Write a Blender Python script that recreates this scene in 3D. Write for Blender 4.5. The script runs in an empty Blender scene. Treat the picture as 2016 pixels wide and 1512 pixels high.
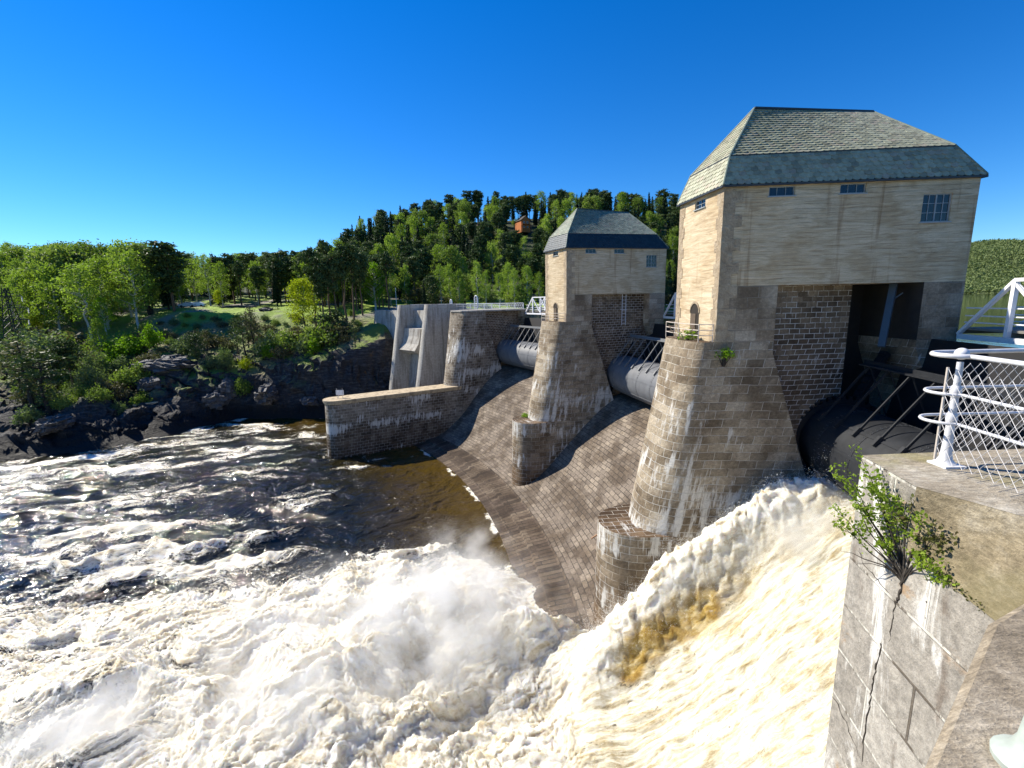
import bpy, bmesh, math, random
import numpy as np
from mathutils import Vector, Matrix
random.seed(7)
RNG = np.random.default_rng(11)
sc = bpy.context.scene
COL = sc.collection
D2R = math.pi/180
# ------------------------------------------------------------------ camera, sky, sun
EYE = 23.5
F_PX, W_PX, H_PX = 900.0, 2016.0, 1512.0
PITCH, ROLL = math.atan(164/900.0), 0.02
cam_d = bpy.data.cameras.new("camera"); cam = bpy.data.objects.new("camera", cam_d); COL.objects.link(cam)
cam_d.sensor_fit = 'HORIZONTAL'; cam_d.sensor_width = 36.0; cam_d.lens = 36.0*F_PX/W_PX
cam_d.clip_start = 0.05; cam_d.clip_end = 9000
_R0 = Vector((1,0,0)); _U0 = Vector((0,math.sin(PITCH),math.cos(PITCH))); _F = Vector((0,math.cos(PITCH),-math.sin(PITCH)))
_R = math.cos(ROLL)*_R0 - math.sin(ROLL)*_U0; _U = math.sin(ROLL)*_R0 + math.cos(ROLL)*_U0
m = Matrix.Identity(4)
for i in range(3):
    m[i][0] = _R[i]; m[i][1] = _U[i]; m[i][2] = -_F[i]
m[2][3] = EYE
cam.matrix_world = m
sc.camera = cam
SUN_EL, SUN_AZ = 42*D2R, math.pi-25*D2R      # azimuth measured from +x, the sun stands downstream (left)
SDIR = Vector((math.cos(SUN_EL)*math.cos(SUN_AZ), math.cos(SUN_EL)*math.sin(SUN_AZ), math.sin(SUN_EL)))
wd = bpy.data.worlds.new("World"); sc.world = wd; wd.use_nodes = True
nt = wd.node_tree; nt.nodes.clear()
sky = nt.nodes.new('ShaderNodeTexSky'); sky.sky_type = 'NISHITA'; sky.sun_disc = False
sky.sun_elevation = SUN_EL; sky.sun_rotation = math.atan2(SDIR.x, SDIR.y)
sky.air_density = 1.0; sky.dust_density = 0.0; sky.ozone_density = 3.0; sky.altitude = 100
hs = nt.nodes.new('ShaderNodeHueSaturation'); hs.inputs['Saturation'].default_value = 1.42; hs.inputs['Value'].default_value = 1.0
bgn = nt.nodes.new('ShaderNodeBackground'); bgn.inputs['Strength'].default_value = 0.082
outn = nt.nodes.new('ShaderNodeOutputWorld')
nt.links.new(sky.outputs[0], hs.inputs['Color']); tn = nt.nodes.new('ShaderNodeMix'); tn.data_type = 'RGBA'; tn.blend_type = 'MULTIPLY'; tn.inputs[0].default_value = 1.0; tn.inputs[7].default_value = (0.58, 0.86, 1.14, 1)
nt.links.new(hs.outputs[0], tn.inputs[6]); nt.links.new(tn.outputs[2], bgn.inputs['Color']); nt.links.new(bgn.outputs[0], outn.inputs['Surface'])
sl = bpy.data.lights.new("sun", 'SUN'); so = bpy.data.objects.new("sun", sl); COL.objects.link(so)
sl.energy = 5.0; sl.angle = 0.53*D2R; sl.color = (1.0, 0.93, 0.80)
so.rotation_euler = (-SDIR).to_track_quat('-Z', 'Y').to_euler(); so.location = (-60, 0, 80)
sc.view_settings.view_transform = 'Standard'; sc.view_settings.look = 'None'
sc.view_settings.exposure = 0.85; sc.view_settings.gamma = 1.0
sc.render.resolution_x = 1024; sc.render.resolution_y = 768
sc.cycles.max_bounces = 6; sc.cycles.transparent_max_bounces = 8
sc.cycles.volume_bounces = 2

# ------------------------------------------------------------------ helpers
def ray(x, y):
    return np.array(_F + _R*((x-1008)/F_PX) - _U*((y-756)/F_PX))
CP = np.array([0,0,EYE])
def atz(x, y, z):
    d = ray(x, y); return CP + d*(z-EYE)/d[2]
def aty(x, y, Y):
    d = ray(x, y); return CP + d*Y/d[1]
def wpath(o, d):
    pass
def tag(o, label=None, cat=None, group=None, kind=None):
    if label: o['label'] = label
    if cat: o['category'] = cat
    if group: o['group'] = group
    if kind: o['kind'] = kind
    return o
def empty(name, loc=(0,0,0), rz=0.0, label=None, cat=None, group=None):
    o = bpy.data.objects.new(name, None); COL.objects.link(o); o.empty_display_size = 0.5
    o.location = loc; o.rotation_euler = (0,0,rz)
    return tag(o, label, cat, group)
def meshobj(name, verts, faces, mat, parent=None, uvs=None, smooth=None, mats=None, midx=None):
    me = bpy.data.meshes.new(name)
    me.from_pydata([tuple(map(float, v)) for v in verts], [], faces)
    if uvs is not None:
        ul = me.uv_layers.new(name='UVMap')
        li = np.empty(len(me.loops), dtype=np.int32); me.loops.foreach_get('vertex_index', li)
        uv = np.asarray(uvs, dtype=np.float32)
        if len(uv) == len(verts): uv = uv[li]
        ul.data.foreach_set('uv', uv.ravel())
    for mm in (mats or [mat]): me.materials.append(mm)
    if midx is not None: me.polygons.foreach_set('material_index', np.asarray(midx, dtype=np.int32))
    if smooth is not None:
        me.polygons.foreach_set('use_smooth', np.ones(len(me.polygons), dtype=bool))
        if smooth < 180: me.set_sharp_from_angle(angle=smooth*D2R)
    me.update()
    o = bpy.data.objects.new(name, me); COL.objects.link(o)
    if parent: o.parent = parent
    return o
def fastmesh(name, V, Fq, mat, parent=None, attrs=None, smooth=False, uv=None):
    """numpy vertices (n,3) and quads or tris (m,k)"""
    me = bpy.data.meshes.new(name); V = np.asarray(V, np.float32); Fq = np.asarray(Fq, np.int32)
    n, k = Fq.shape
    me.vertices.add(len(V)); me.vertices.foreach_set('co', V.ravel())
    me.loops.add(n*k); me.loops.foreach_set('vertex_index', Fq.ravel())
    me.polygons.add(n); me.polygons.foreach_set('loop_start', np.arange(0, n*k, k, dtype=np.int32))
    me.polygons.foreach_set('loop_total', np.full(n, k, np.int32))
    me.polygons.foreach_set('use_smooth', np.full(n, smooth, bool))
    for mm in (mat if isinstance(mat, (list, tuple)) else [mat]): me.materials.append(mm)
    me.update(calc_edges=True)
    if attrs:
        for an, av in attrs.items():
            a = me.attributes.new(an, 'FLOAT', 'POINT'); a.data.foreach_set('value', np.asarray(av, np.float32).ravel())
    if uv is not None:
        ul = me.uv_layers.new(name='UVMap'); ul.data.foreach_set('uv', np.asarray(uv, np.float32)[Fq.ravel()].ravel())
    me.validate()
    o = bpy.data.objects.new(name, me); COL.objects.link(o)
    if parent: o.parent = parent
    return o
class MB:
    """collects simple solids; build() links them as one mesh"""
    def __init__(s): s.v = []; s.f = []; s.uv = []
    def add(s, vs, fs, uv=None):
        b = len(s.v); s.v += [tuple(map(float, p)) for p in vs]; s.f += [tuple(i+b for i in q) for q in fs]
        s.uv += (uv if uv else [(p[0]+p[1], p[2]) for p in vs])
    def box(s, c, h, ax=None, bev=0.0):
        ax = ax or (Vector((1,0,0)), Vector((0,1,0)), Vector((0,0,1))); c = Vector(c)
        if bev <= 0:
            vs = [c + ax[0]*(h[0]*i) + ax[1]*(h[1]*j) + ax[2]*(h[2]*k) for i in (-1,1) for j in (-1,1) for k in (-1,1)]
            s.add(vs, [(0,1,3,2),(4,6,7,5),(0,4,5,1),(2,3,7,6),(0,2,6,4),(1,5,7,3)])
        else:
            b = min(bev, *[q*0.49 for q in h]); vs = []; idx = {}
            for i in (-1,1):
                for j in (-1,1):
                    for k in (-1,1):
                        for w in range(3):
                            q = [i*(h[0]-b), j*(h[1]-b), k*(h[2]-b)]; q[w] = (i,j,k)[w]*h[w]
                            idx[(i,j,k,w)] = len(vs); vs.append(c + ax[0]*q[0] + ax[1]*q[1] + ax[2]*q[2])
            fs = []
            for w in range(3):
                u_, v_ = [(1,2),(2,0),(0,1)][w]
                for sgn in (-1,1):
                    q = []
                    for (p1,p2) in ((-1,-1),(1,-1),(1,1),(-1,1)):
                        k3 = [0,0,0]; k3[w] = sgn; k3[u_] = p1; k3[v_] = p2; q.append(idx[(*k3, w)])
                    fs.append(tuple(q if sgn > 0 else q[::-1]))
            for w in range(3):
                u_, v_ = [(1,2),(2,0),(0,1)][w]
                for p1 in (-1,1):
                    for p2 in (-1,1):
                        a = [0,0,0]; a[u_] = p1; a[v_] = p2; a[w] = -1; bq = list(a); bq[w] = 1
                        q = (idx[(*a,u_)], idx[(*bq,u_)], idx[(*bq,v_)], idx[(*a,v_)])
                        fs.append(q if p1*p2 > 0 else q[::-1])
            for i in (-1,1):
                for j in (-1,1):
                    for k in (-1,1):
                        q = tuple(idx[(i,j,k,w)] for w in range(3)); fs.append(q if i*j*k > 0 else q[::-1])
            s.add(vs, fs)
    def bar(s, p, q, w, h=None, up=(0,0,1), bev=0.0):
        p = Vector(p); q = Vector(q); d = q-p; L = d.length
        if L < 1e-6: return
        d.normalize(); up = Vector(up)
        if abs(d.dot(up)) > 0.99: up = Vector((1,0,0))
        sd = d.cross(up).normalized(); u2 = sd.cross(d).normalized(); h = h or w
        s.box((p+q)/2, (L/2, w/2, h/2), (d, sd, u2), bev)
    def tube(s, pts, r, n=8, caps=True, closed=False):
        pts = [Vector(p) for p in pts]; N = len(pts); rs = r if isinstance(r, (list, tuple)) else [r]*N
        vs = []; fs = []; prev = None
        for i, p in enumerate(pts):
            if closed: t = (pts[(i+1) % N]-pts[i-1])
            else: t = pts[min(i+1, N-1)]-pts[max(i-1, 0)]
            t.normalize()
            if prev is None:
                a = Vector((0,0,1)) if abs(t.z) < 0.9 else Vector((1,0,0)); x = t.cross(a).normalized()
            else:
                x = (prev - t*prev.dot(t)).normalized()
            prev = x; y = t.cross(x)
            for k in range(n):
                an = 2*math.pi*k/n; vs.append(p + x*(rs[i]*math.cos(an)) + y*(rs[i]*math.sin(an)))
        M = N if closed else N-1
        for i in range(M):
            for k in range(n):
                a = i*n+k; b = i*n+(k+1) % n; c = ((i+1) % N)*n+(k+1) % n; d = ((i+1) % N)*n+k
                fs.append((a, b, c, d))
        if caps and not closed:
            fs.append(tuple(range(n))[::-1]); fs.append(tuple((N-1)*n+k for k in range(n)))
        s.add(vs, fs)
    def lathe(s, prof, c, n=24, axis='z'):
        vs = []; fs = []; c = Vector(c)
        for (r, z) in prof:
            for k in range(n):
                an = 2*math.pi*k/n; vs.append(c + Vector((r*math.cos(an), r*math.sin(an), z)))
        for i in range(len(prof)-1):
            for k in range(n):
                fs.append((i*n+k, i*n+(k+1) % n, (i+1)*n+(k+1) % n, (i+1)*n+k))
        s.add(vs, fs)
    def prism(s, poly, z0, z1):
        n = len(poly); vs = [(p[0], p[1], z0) for p in poly]+[(p[0], p[1], z1) for p in poly]
        s.add(vs, [tuple(range(n))[::-1], tuple(range(n, 2*n))]+[(i, (i+1) % n, n+(i+1) % n, n+i) for i in range(n)])
    def slab(s, quad, nrm, t):
        """quad (list of 3-D points) extruded by t along nrm"""
        nrm = Vector(nrm).normalized(); q = [Vector(p) for p in quad]; n = len(q); vs = q+[p+nrm*t for p in q]
        s.add(vs, [tuple(range(n))[::-1], tuple(range(n, 2*n))]+[(i, (i+1) % n, n+(i+1) % n, n+i) for i in range(n)])
    def build(s, name, mat, parent=None, smooth=None):
        o = meshobj(name, s.v, s.f, mat, parent, uvs=s.uv, smooth=smooth)
        bm = bmesh.new(); bm.from_mesh(o.data); bmesh.ops.recalc_face_normals(bm, faces=bm.faces); bm.to_mesh(o.data); bm.free()
        return o
def copy_tree(o, parent=None):
    c = o.copy(); COL.objects.link(c)
    if parent is not None: c.parent = parent
    for ch in list(o.children): copy_tree(ch, c)
    return c
# numpy gradient noise
_perm = RNG.permutation(256).astype(np.int64); _perm = np.concatenate([_perm, _perm])
_g2 = np.stack([np.cos(np.arange(256)*2*np.pi/256*37.7), np.sin(np.arange(256)*2*np.pi/256*37.7)], 1)
def pn(x, y, seed=0):
    x = np.asarray(x, float)+seed*17.31; y = np.asarray(y, float)-seed*9.77
    xi = np.floor(x).astype(np.int64); yi = np.floor(y).astype(np.int64); xf = x-xi; yf = y-yi
    def g(ix, iy, dx, dy):
        h = _perm[_perm[ix & 255]+(iy & 255)]; return _g2[h, 0]*dx+_g2[h, 1]*dy
    u = xf*xf*xf*(xf*(xf*6-15)+10); v = yf*yf*yf*(yf*(yf*6-15)+10)
    a = g(xi, yi, xf, yf); b = g(xi+1, yi, xf-1, yf); c = g(xi, yi+1, xf, yf-1); d = g(xi+1, yi+1, xf-1, yf-1)
    return 1.5*((a+(b-a)*u)+((c+(d-c)*u)-(a+(b-a)*u))*v)
def fbm(x, y, o=4, seed=0, g=0.5, l=2.03):
    r = 0; a = 1; t = 0
    for i in range(o):
        r = r+a*pn(x, y, seed+i*3); t += a; a *= g; x = x*l; y = y*l
    return r/t
def billow(x, y, o=4, seed=0, g=0.5, l=2.1):
    r = 0; a = 1; t = 0
    for i in range(o):
        r = r+a*np.abs(pn(x, y, seed+i*5)); t += a; a *= g; x = x*l; y = y*l
    return r/t
def sst(a, b, x):
    t = np.clip((x-a)/(b-a), 0, 1); return t*t*(3-2*t)

# ------------------------------------------------------------------ materials
class NT:
    def __init__(s, name):
        s.m = bpy.data.materials.new(name); s.m.use_nodes = True; s.t = s.m.node_tree; s.t.nodes.clear()
        s.out = s.t.nodes.new('ShaderNodeOutputMaterial'); s.b = s.t.nodes.new('ShaderNodeBsdfPrincipled')
        s.t.links.new(s.b.outputs[0], s.out.inputs[0])
    def n(s, typ, **kw):
        nd = s.t.nodes.new(typ)
        for k, v in kw.items():
            if k.startswith('_'): setattr(nd, k[1:], v)
            else:
                key = int(k[1:]) if (k[0] == 'i' and k[1:].isdigit()) else k.replace('__', ' ')
                sk = nd.inputs[key]
                if isinstance(v, bpy.types.NodeSocket): s.t.links.new(v, sk)
                else: sk.default_value = v
        return nd
    def set(s, key, v):
        if isinstance(v, bpy.types.NodeSocket): s.t.links.new(v, s.b.inputs[key])
        else: s.b.inputs[key].default_value = v
    def co(s, which='Object', scale=(1,1,1), loc=(0,0,0)):
        tc = s.n('ShaderNodeTexCoord'); mp = s.n('ShaderNodeMapping', Vector=tc.outputs[which]); mp.inputs['Scale'].default_value = scale; mp.inputs['Location'].default_value = loc
        return mp.outputs[0]
    def noise(s, vec, scale=1.0, detail=4.0, rough=0.55, dist=0.0, typ='FBM'):
        nd = s.n('ShaderNodeTexNoise', Vector=vec, Scale=scale, Detail=detail, Roughness=rough, Distortion=dist)
        return nd.outputs['Fac']
    def ramp(s, fac, stops, interp='LINEAR'):
        r = s.n('ShaderNodeValToRGB', Fac=fac); cr = r.color_ramp; cr.interpolation = interp
        while len(cr.elements) < len(stops): cr.elements.new(0.5)
        for e, (p, c) in zip(cr.elements, stops):
            e.position = p; e.color = (*c, 1) if not isinstance(c, (int, float)) else (c, c, c, 1)
        return r.outputs[0]
    def mix(s, fac, a, b, mode='MIX'):
        nd = s.t.nodes.new('ShaderNodeMix'); nd.data_type = 'RGBA'; nd.blend_type = mode
        for k, v in ((0, fac), (6, a), (7, b)):
            if isinstance(v, bpy.types.NodeSocket): s.t.links.new(v, nd.inputs[k])
            else: nd.inputs[k].default_value = (*v, 1) if isinstance(v, tuple) else v
        return nd.outputs[2]
    def math(s, op, a, b=0.0, c=0.0, clamp=False):
        nd = s.t.nodes.new('ShaderNodeMath'); nd.operation = op; nd.use_clamp = clamp
        for k, v in enumerate((a, b, c)):
            if isinstance(v, bpy.types.NodeSocket): s.t.links.new(v, nd.inputs[k])
            else: nd.inputs[k].default_value = v
        return nd.outputs[0]
    def mr(s, v, a, b, c=0.0, d=1.0):
        nd = s.n('ShaderNodeMapRange', Value=v); nd.inputs[1].default_value = a; nd.inputs[2].default_value = b; nd.inputs[3].default_value = c; nd.inputs[4].default_value = d
        nd.interpolation_type = 'SMOOTHSTEP'
        return nd.outputs[0]
    def bump(s, h, dist=0.05, strength=1.0, nrm=None):
        nd = s.n('ShaderNodeBump', Height=h, Distance=dist, Strength=strength)
        if nrm is not None: s.t.links.new(nrm, nd.inputs['Normal'])
        return nd.outputs[0]
def flat(name, col, rough=0.6, metal=0.0, var=0.15, scale=6.0, bump=0.0, spec=None):
    k = NT(name); v = k.co('Object'); nz = k.noise(v, scale, 5)
    c = k.mix(nz, tuple(x*(1-var) for x in col), tuple(min(1, x*(1+var)) for x in col))
    k.set('Base Color', c); k.set('Roughness', rough); k.set('Metallic', metal)
    if spec is not None: k.set('Specular IOR Level', spec)
    if bump: k.set('Normal', k.bump(nz, bump))
    return k.m
def masonry(name, cols, mortar, bw, bh, msize=0.022, white=(0.75,0.73,0.68), wbands=(), wamt=0.5, dark=None, rough_b=0.035, wlow=None, bias=0.0, drip=1.0, jwhite=0.5, offs=0.5):
    """coursed stone on UVs in metres (v = height)"""
    k = NT(name); uv = k.co('UV')
    # slightly wandering joints
    wob = k.n('ShaderNodeTexNoise', Vector=uv, Scale=0.9, Detail=2.0); 
    wv = k.n('ShaderNodeVectorMath', _operation='SCALE'); k.t.links.new(k.n('ShaderNodeVectorMath', _operation='SUBTRACT', i0=wob.outputs['Color'], i1=(0.5,0.5,0.5)).outputs[0], wv.inputs[0]); wv.inputs['Scale'].default_value = 0.12*bh/0.5
    v2 = k.n('ShaderNodeVectorMath', _operation='ADD', i0=uv, i1=wv.outputs[0]).outputs[0]
    br = k.n('ShaderNodeTexBrick', Vector=v2, Scale=1.0)
    br.offset = offs; br.offset_frequency = 2; br.squash = 1.0
    br.inputs['Color1'].default_value = (0,0,0,1); br.inputs['Color2'].default_value = (1,1,1,1); br.inputs['Mortar'].default_value = (0.5,0.5,0.5,1)
    br.inputs['Mortar Size'].default_value = msize; br.inputs['Mortar Smooth'].default_value = 0.25; br.inputs['Bias'].default_value = bias
    br.inputs['Brick Width'].default_value = bw; br.inputs['Row Height'].default_value = bh
    stone = k.ramp(br.outputs['Color'], [(i/(len(cols)-1), c) for i, c in enumerate(cols)])
    n1 = k.noise(uv, 6.0, 6, 0.7); n2 = k.noise(uv, 0.35, 4, 0.6)
    stone = k.mix(0.75, stone, k.ramp(n1, [(0.25, 0.35), (0.5, 0.75), (0.75, 1.35)]), 'MULTIPLY')
    stone = k.mix(k.mr(n2, 0.40, 0.62), stone, k.mix(1.0, stone, (0.50,0.46,0.42), 'MULTIPLY'))
    fine = k.noise(uv, 30.0, 4, 0.7)
    stone = k.mix(0.5, stone, k.ramp(fine, [(0.3, 0.45), (0.7, 1.4)]), 'MULTIPLY')
    sep = k.n('ShaderNodeSeparateXYZ', Vector=uv); z = sep.outputs[1]
    # lime drips: noise stretched downwards
    dn = k.noise(k.co('UV', (2.6, 0.42, 1)), 1.0, 5, 0.65)
    dn2 = k.noise(k.co('UV', (0.22, 0.33, 1), (3.1, 1.7, 0)), 1.0, 3, 0.5)
    m = k.math('ADD', k.math('MULTIPLY', dn, drip), k.math('MULTIPLY', dn2, 0.9))
    band = 0.0
    for (zc, zw, amt) in wbands:
        e = k.math('ABSOLUTE', k.math('SUBTRACT', z, zc)); e = k.mr(e, 0.0, zw, amt, 0.0)
        band = e if isinstance(band, float) else k.math('ADD', band, e)
    m = k.math('ADD', m, band)
    joints = k.math('MULTIPLY', br.outputs['Fac'], jwhite)
    m = k.math('ADD', m, k.math('MULTIPLY', joints, 0.35))
    wm = k.mr(m, 1.28-0.35*wamt, 1.42-0.35*wamt)
    if dark:
        zc0, zc1, dcol = dark
        dn3 = k.noise(k.co('UV', (1.3, 0.12, 1)), 1.0, 5, 0.6)
        dk = k.mr(k.math('ADD', z, k.math('MULTIPLY', dn3, 6.0)), zc1+3.0, zc0+3.0)
        stone = k.mix(dk, stone, k.mix(1.0, stone, dcol, 'MULTIPLY'))
    mo = k.mix(k.math('MULTIPLY', br.outputs['Fac'], k.mr(k.noise(uv, 0.8, 3), 0.35, 0.55)), stone, mortar)
    c = k.mix(k.math('MULTIPLY', wm, 0.9), mo, k.mix(n1, tuple(x*0.72 for x in white), white))
    k.set('Base Color', c)
    k.set('Roughness', 0.85); k.set('Specular IOR Level', 0.25)
    h = k.math('SUBTRACT', k.math('ADD', k.math('MULTIPLY', n1, 1.0), k.math('MULTIPLY', fine, 0.35)), k.math('MULTIPLY', br.outputs['Fac'], 1.3))
    h = k.math('ADD', h, k.math('MULTIPLY', br.outputs['Color'], 0.25))
    k.set('Normal', k.bump(h, rough_b, 1.0))
    return k.m
M = {}
M['granite'] = masonry('granite_blocks', [(0.29,0.235,0.165),(0.39,0.32,0.225),(0.48,0.40,0.29),(0.56,0.48,0.365)], (0.60,0.55,0.46), 1.0, 0.50, 0.016,
    wbands=((15.5,4.0,0.06),(12.2,2.2,0.20),(10.0,1.6,0.16),(8.0,1.6,0.13),(4.8,2.6,0.20)), wamt=0.52, dark=(1.5, 10.5, (0.42,0.33,0.26)), rough_b=0.11)
M['granite_grey'] = masonry('grey_granite_blocks', [(0.22,0.185,0.14),(0.29,0.245,0.19),(0.36,0.31,0.24),(0.43,0.375,0.30)], (0.48,0.45,0.40), 0.85, 0.46, 0.018,
    wbands=((15.0,2.6,0.20),(11.5,2.4,0.16),(4.8,1.2,0.16),(8.0,1.6,0.10)), wamt=0.58, dark=(-0.5, 7.0, (0.36,0.28,0.22)), rough_b=0.11)
M['granite_tower'] = masonry('tower_granite', [(0.34,0.265,0.185),(0.41,0.33,0.235),(0.48,0.395,0.29),(0.54,0.455,0.345)], (0.30,0.26,0.21), 1.15, 0.60, 0.014,
    wbands=((22.0,1.2,0.05),), wamt=0.22, rough_b=0.05, jwhite=0.1)
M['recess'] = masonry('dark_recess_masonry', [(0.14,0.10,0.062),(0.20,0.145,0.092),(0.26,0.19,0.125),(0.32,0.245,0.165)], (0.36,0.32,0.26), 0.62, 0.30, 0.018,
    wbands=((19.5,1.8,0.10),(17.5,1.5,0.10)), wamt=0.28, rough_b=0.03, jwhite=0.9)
M['paving'] = masonry('apron_block_paving', [(0.185,0.15,0.118),(0.215,0.175,0.138),(0.25,0.205,0.16),(0.31,0.255,0.195)], (0.035,0.03,0.025), 0.92, 0.46, 0.030,
    wamt=-0.6, rough_b=0.04, jwhite=0.0)
def board_concrete(name, base, light, brown, streak=1.0):
    k = NT(name); uv = k.co('UV')
    s1 = k.noise(k.co('UV', (0.42, 3.2, 1)), 1.0, 8, 0.74, 1.6); s2 = k.noise(k.co('UV', (0.8, 8.5, 1)), 1.0, 6, 0.75, 0.8); s3 = k.noise(uv, 0.5, 4, 0.6)
    c = k.ramp(s1, [(0.30, brown), (0.46, base), (0.60, light), (0.78, tuple(min(1, x*1.12) for x in light))])
    c = k.mix(0.5*streak, c, k.ramp(s2, [(0.3, 0.62), (0.55, 1.0), (0.75, 1.15)]), 'MULTIPLY')
    c = k.mix(k.mr(s3, 0.45, 0.65, 0, 0.6), c, k.mix(1.0, c, (0.78,0.70,0.60), 'MULTIPLY'))
    sep = k.n('ShaderNodeSeparateXYZ', Vector=uv)
    dv = k.noise(k.co('UV', (1.6, 0.10, 1)), 1.0, 4, 0.6)
    c = k.mix(k.mr(dv, 0.56, 0.68, 0, 0.7), c, k.mix(1.0, c, (0.55,0.44,0.36), 'MULTIPLY'))
    ff = k.noise(uv, 22, 4, 0.7); c = k.mix(0.35, c, k.ramp(ff, [(0.3, 0.6), (0.7, 1.25)]), 'MULTIPLY')
    # board edges
    fr = k.math('FRACT', k.math('MULTIPLY', k.math('ADD', sep.outputs[1], k.math('MULTIPLY', s3, 0.25)), 4.2)); ln = k.mr(fr, 0.0, 0.12, 1, 0)
    c = k.mix(k.math('MULTIPLY', ln, k.mr(k.noise(uv, 1.2, 3), 0.4, 0.6, 0, 0.8)), c, k.mix(1.0, c, (0.5,0.42,0.33), 'MULTIPLY'))
    k.set('Base Color', c); k.set('Roughness', 0.9); k.set('Specular IOR Level', 0.2)
    h = k.math('ADD', k.math('SUBTRACT', k.math('ADD', s1, k.math('MULTIPLY', s2, 0.6)), k.math('MULTIPLY', ln, 0.25)), k.math('MULTIPLY', ff, 0.15))
    k.set('Normal', k.bump(h, 0.045))
    return k.m
M['concrete'] = board_concrete('board_marked_concrete', (0.52,0.415,0.275), (0.64,0.53,0.37), (0.38,0.28,0.17))
def plain_concrete(name, base, stain, b=0.03):
    k = NT(name); v = k.co('Object'); st = k.noise(k.co('Object', (1.2,1.2,0.10)), 1.0, 6, 0.65); n = k.noise(v, 3.0, 6, 0.65); f = k.noise(v, 18, 4, 0.7)
    c = k.mix(k.mr(st, 0.45, 0.66), base, stain); c = k.mix(0.6, c, k.ramp(n, [(0.3, 0.6), (0.7, 1.25)]), 'MULTIPLY'); c = k.mix(0.35, c, k.ramp(f, [(0.3, 0.6), (0.7, 1.25)]), 'MULTIPLY')
    sep = k.n('ShaderNodeSeparateXYZ', Vector=v); fr = k.math('FRACT', k.math('MULTIPLY', sep.outputs[2], 0.45)); ln = k.mr(fr, 0.0, 0.03, 1, 0)
    c = k.mix(k.math('MULTIPLY', ln, 0.45), c, k.mix(1.0, c, (0.45,0.42,0.38), 'MULTIPLY'))
    k.set('Base Color', c); k.set('Roughness', 0.9); k.set('Specular IOR Level', 0.2); k.set('Normal', k.bump(k.math('ADD', n, k.math('MULTIPLY', f, 0.4)), b)); return k.m
M['plain_conc'] = plain_concrete('weathered_concrete', (0.40,0.38,0.34), (0.23,0.205,0.175))
M['coping'] = plain_concrete('coping_concrete', (0.50,0.41,0.28), (0.30,0.24,0.17))
M['white_paint'] = flat('white_paint', (0.74,0.74,0.76), 0.45, 0, 0.08, 8)
M['rail_paint'] = flat('weathered_white_paint', (0.62,0.62,0.64), 0.5, 0, 0.25, 9)
M['rust_rail'] = flat('rusty_white_rail', (0.50,0.44,0.38), 0.6, 0, 0.35, 5)
M['steel_dark'] = flat('dark_gate_steel', (0.030,0.032,0.036), 0.42, 0.35, 0.45, 2.0, 0.01)
M['steel_grey'] = flat('grey_gate_steel', (0.13,0.135,0.145), 0.5, 0.0, 0.35, 1.3, 0.01, 0.3)
M['steel_black'] = flat('black_steel', (0.012,0.012,0.014), 0.6, 0.2, 0.3, 3)
M['galv'] = flat('galvanised_wire', (0.50,0.48,0.48), 0.45, 0.6, 0.2, 30)
M['glass'] = flat('window_glass', (0.010,0.014,0.020), 0.06, 0.0, 0.2, 2, spec=0.5)
M['frame'] = flat('window_frame_paint', (0.30,0.33,0.34), 0.6, 0, 0.2, 10)
M['void'] = flat('dark_interior', (0.02,0.015,0.010), 0.9)
M['doorwood'] = flat('brown_door', (0.10,0.07,0.045), 0.8, 0, 0.3, 4)
M['lead'] = flat('dark_flashing', (0.03,0.035,0.04), 0.5, 0.1, 0.3, 4)
M['hip'] = flat('green_copper_flashing', (0.15,0.19,0.15), 0.6, 0.0, 0.2, 4)
def shingle(name, cols, rough=0.55):
    k = NT(name); g = k.n('ShaderNodeNewGeometry'); rnd = g.outputs['Random Per Island']
    v = k.co('Object'); n = k.noise(v, 4.0, 5, 0.7); f = k.noise(v, 30.0, 3, 0.7)
    c = k.ramp(rnd, [(0.0, cols[0]), (0.35, cols[1]), (0.8, cols[2]), (1.0, cols[3])])
    c = k.mix(0.6, c, k.ramp(n, [(0.3, 0.55), (0.7, 1.35)]), 'MULTIPLY'); c = k.mix(0.4, c, k.ramp(f, [(0.3, 0.6), (0.7, 1.3)]), 'MULTIPLY')
    k.set('Base Color', c); k.set('Roughness', rough); k.set('Normal', k.bump(n, 0.01)); return k.m
M['shingle'] = shingle('green_slate_scales', [(0.225,0.215,0.14),(0.31,0.31,0.205),(0.365,0.365,0.25),(0.33,0.28,0.20)])
M['shingle_far'] = shingle('grey_green_slate', [(0.15,0.17,0.12),(0.22,0.245,0.18),(0.27,0.30,0.22),(0.23,0.21,0.16)])
M['shingle_shade'] = shingle('slate_painted_in_shade', [(0.010,0.022,0.030),(0.014,0.030,0.040),(0.020,0.038,0.048),(0.012,0.022,0.028)], 0.5)  # shade on the far tower's lower roof band, painted into the slate colour
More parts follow.
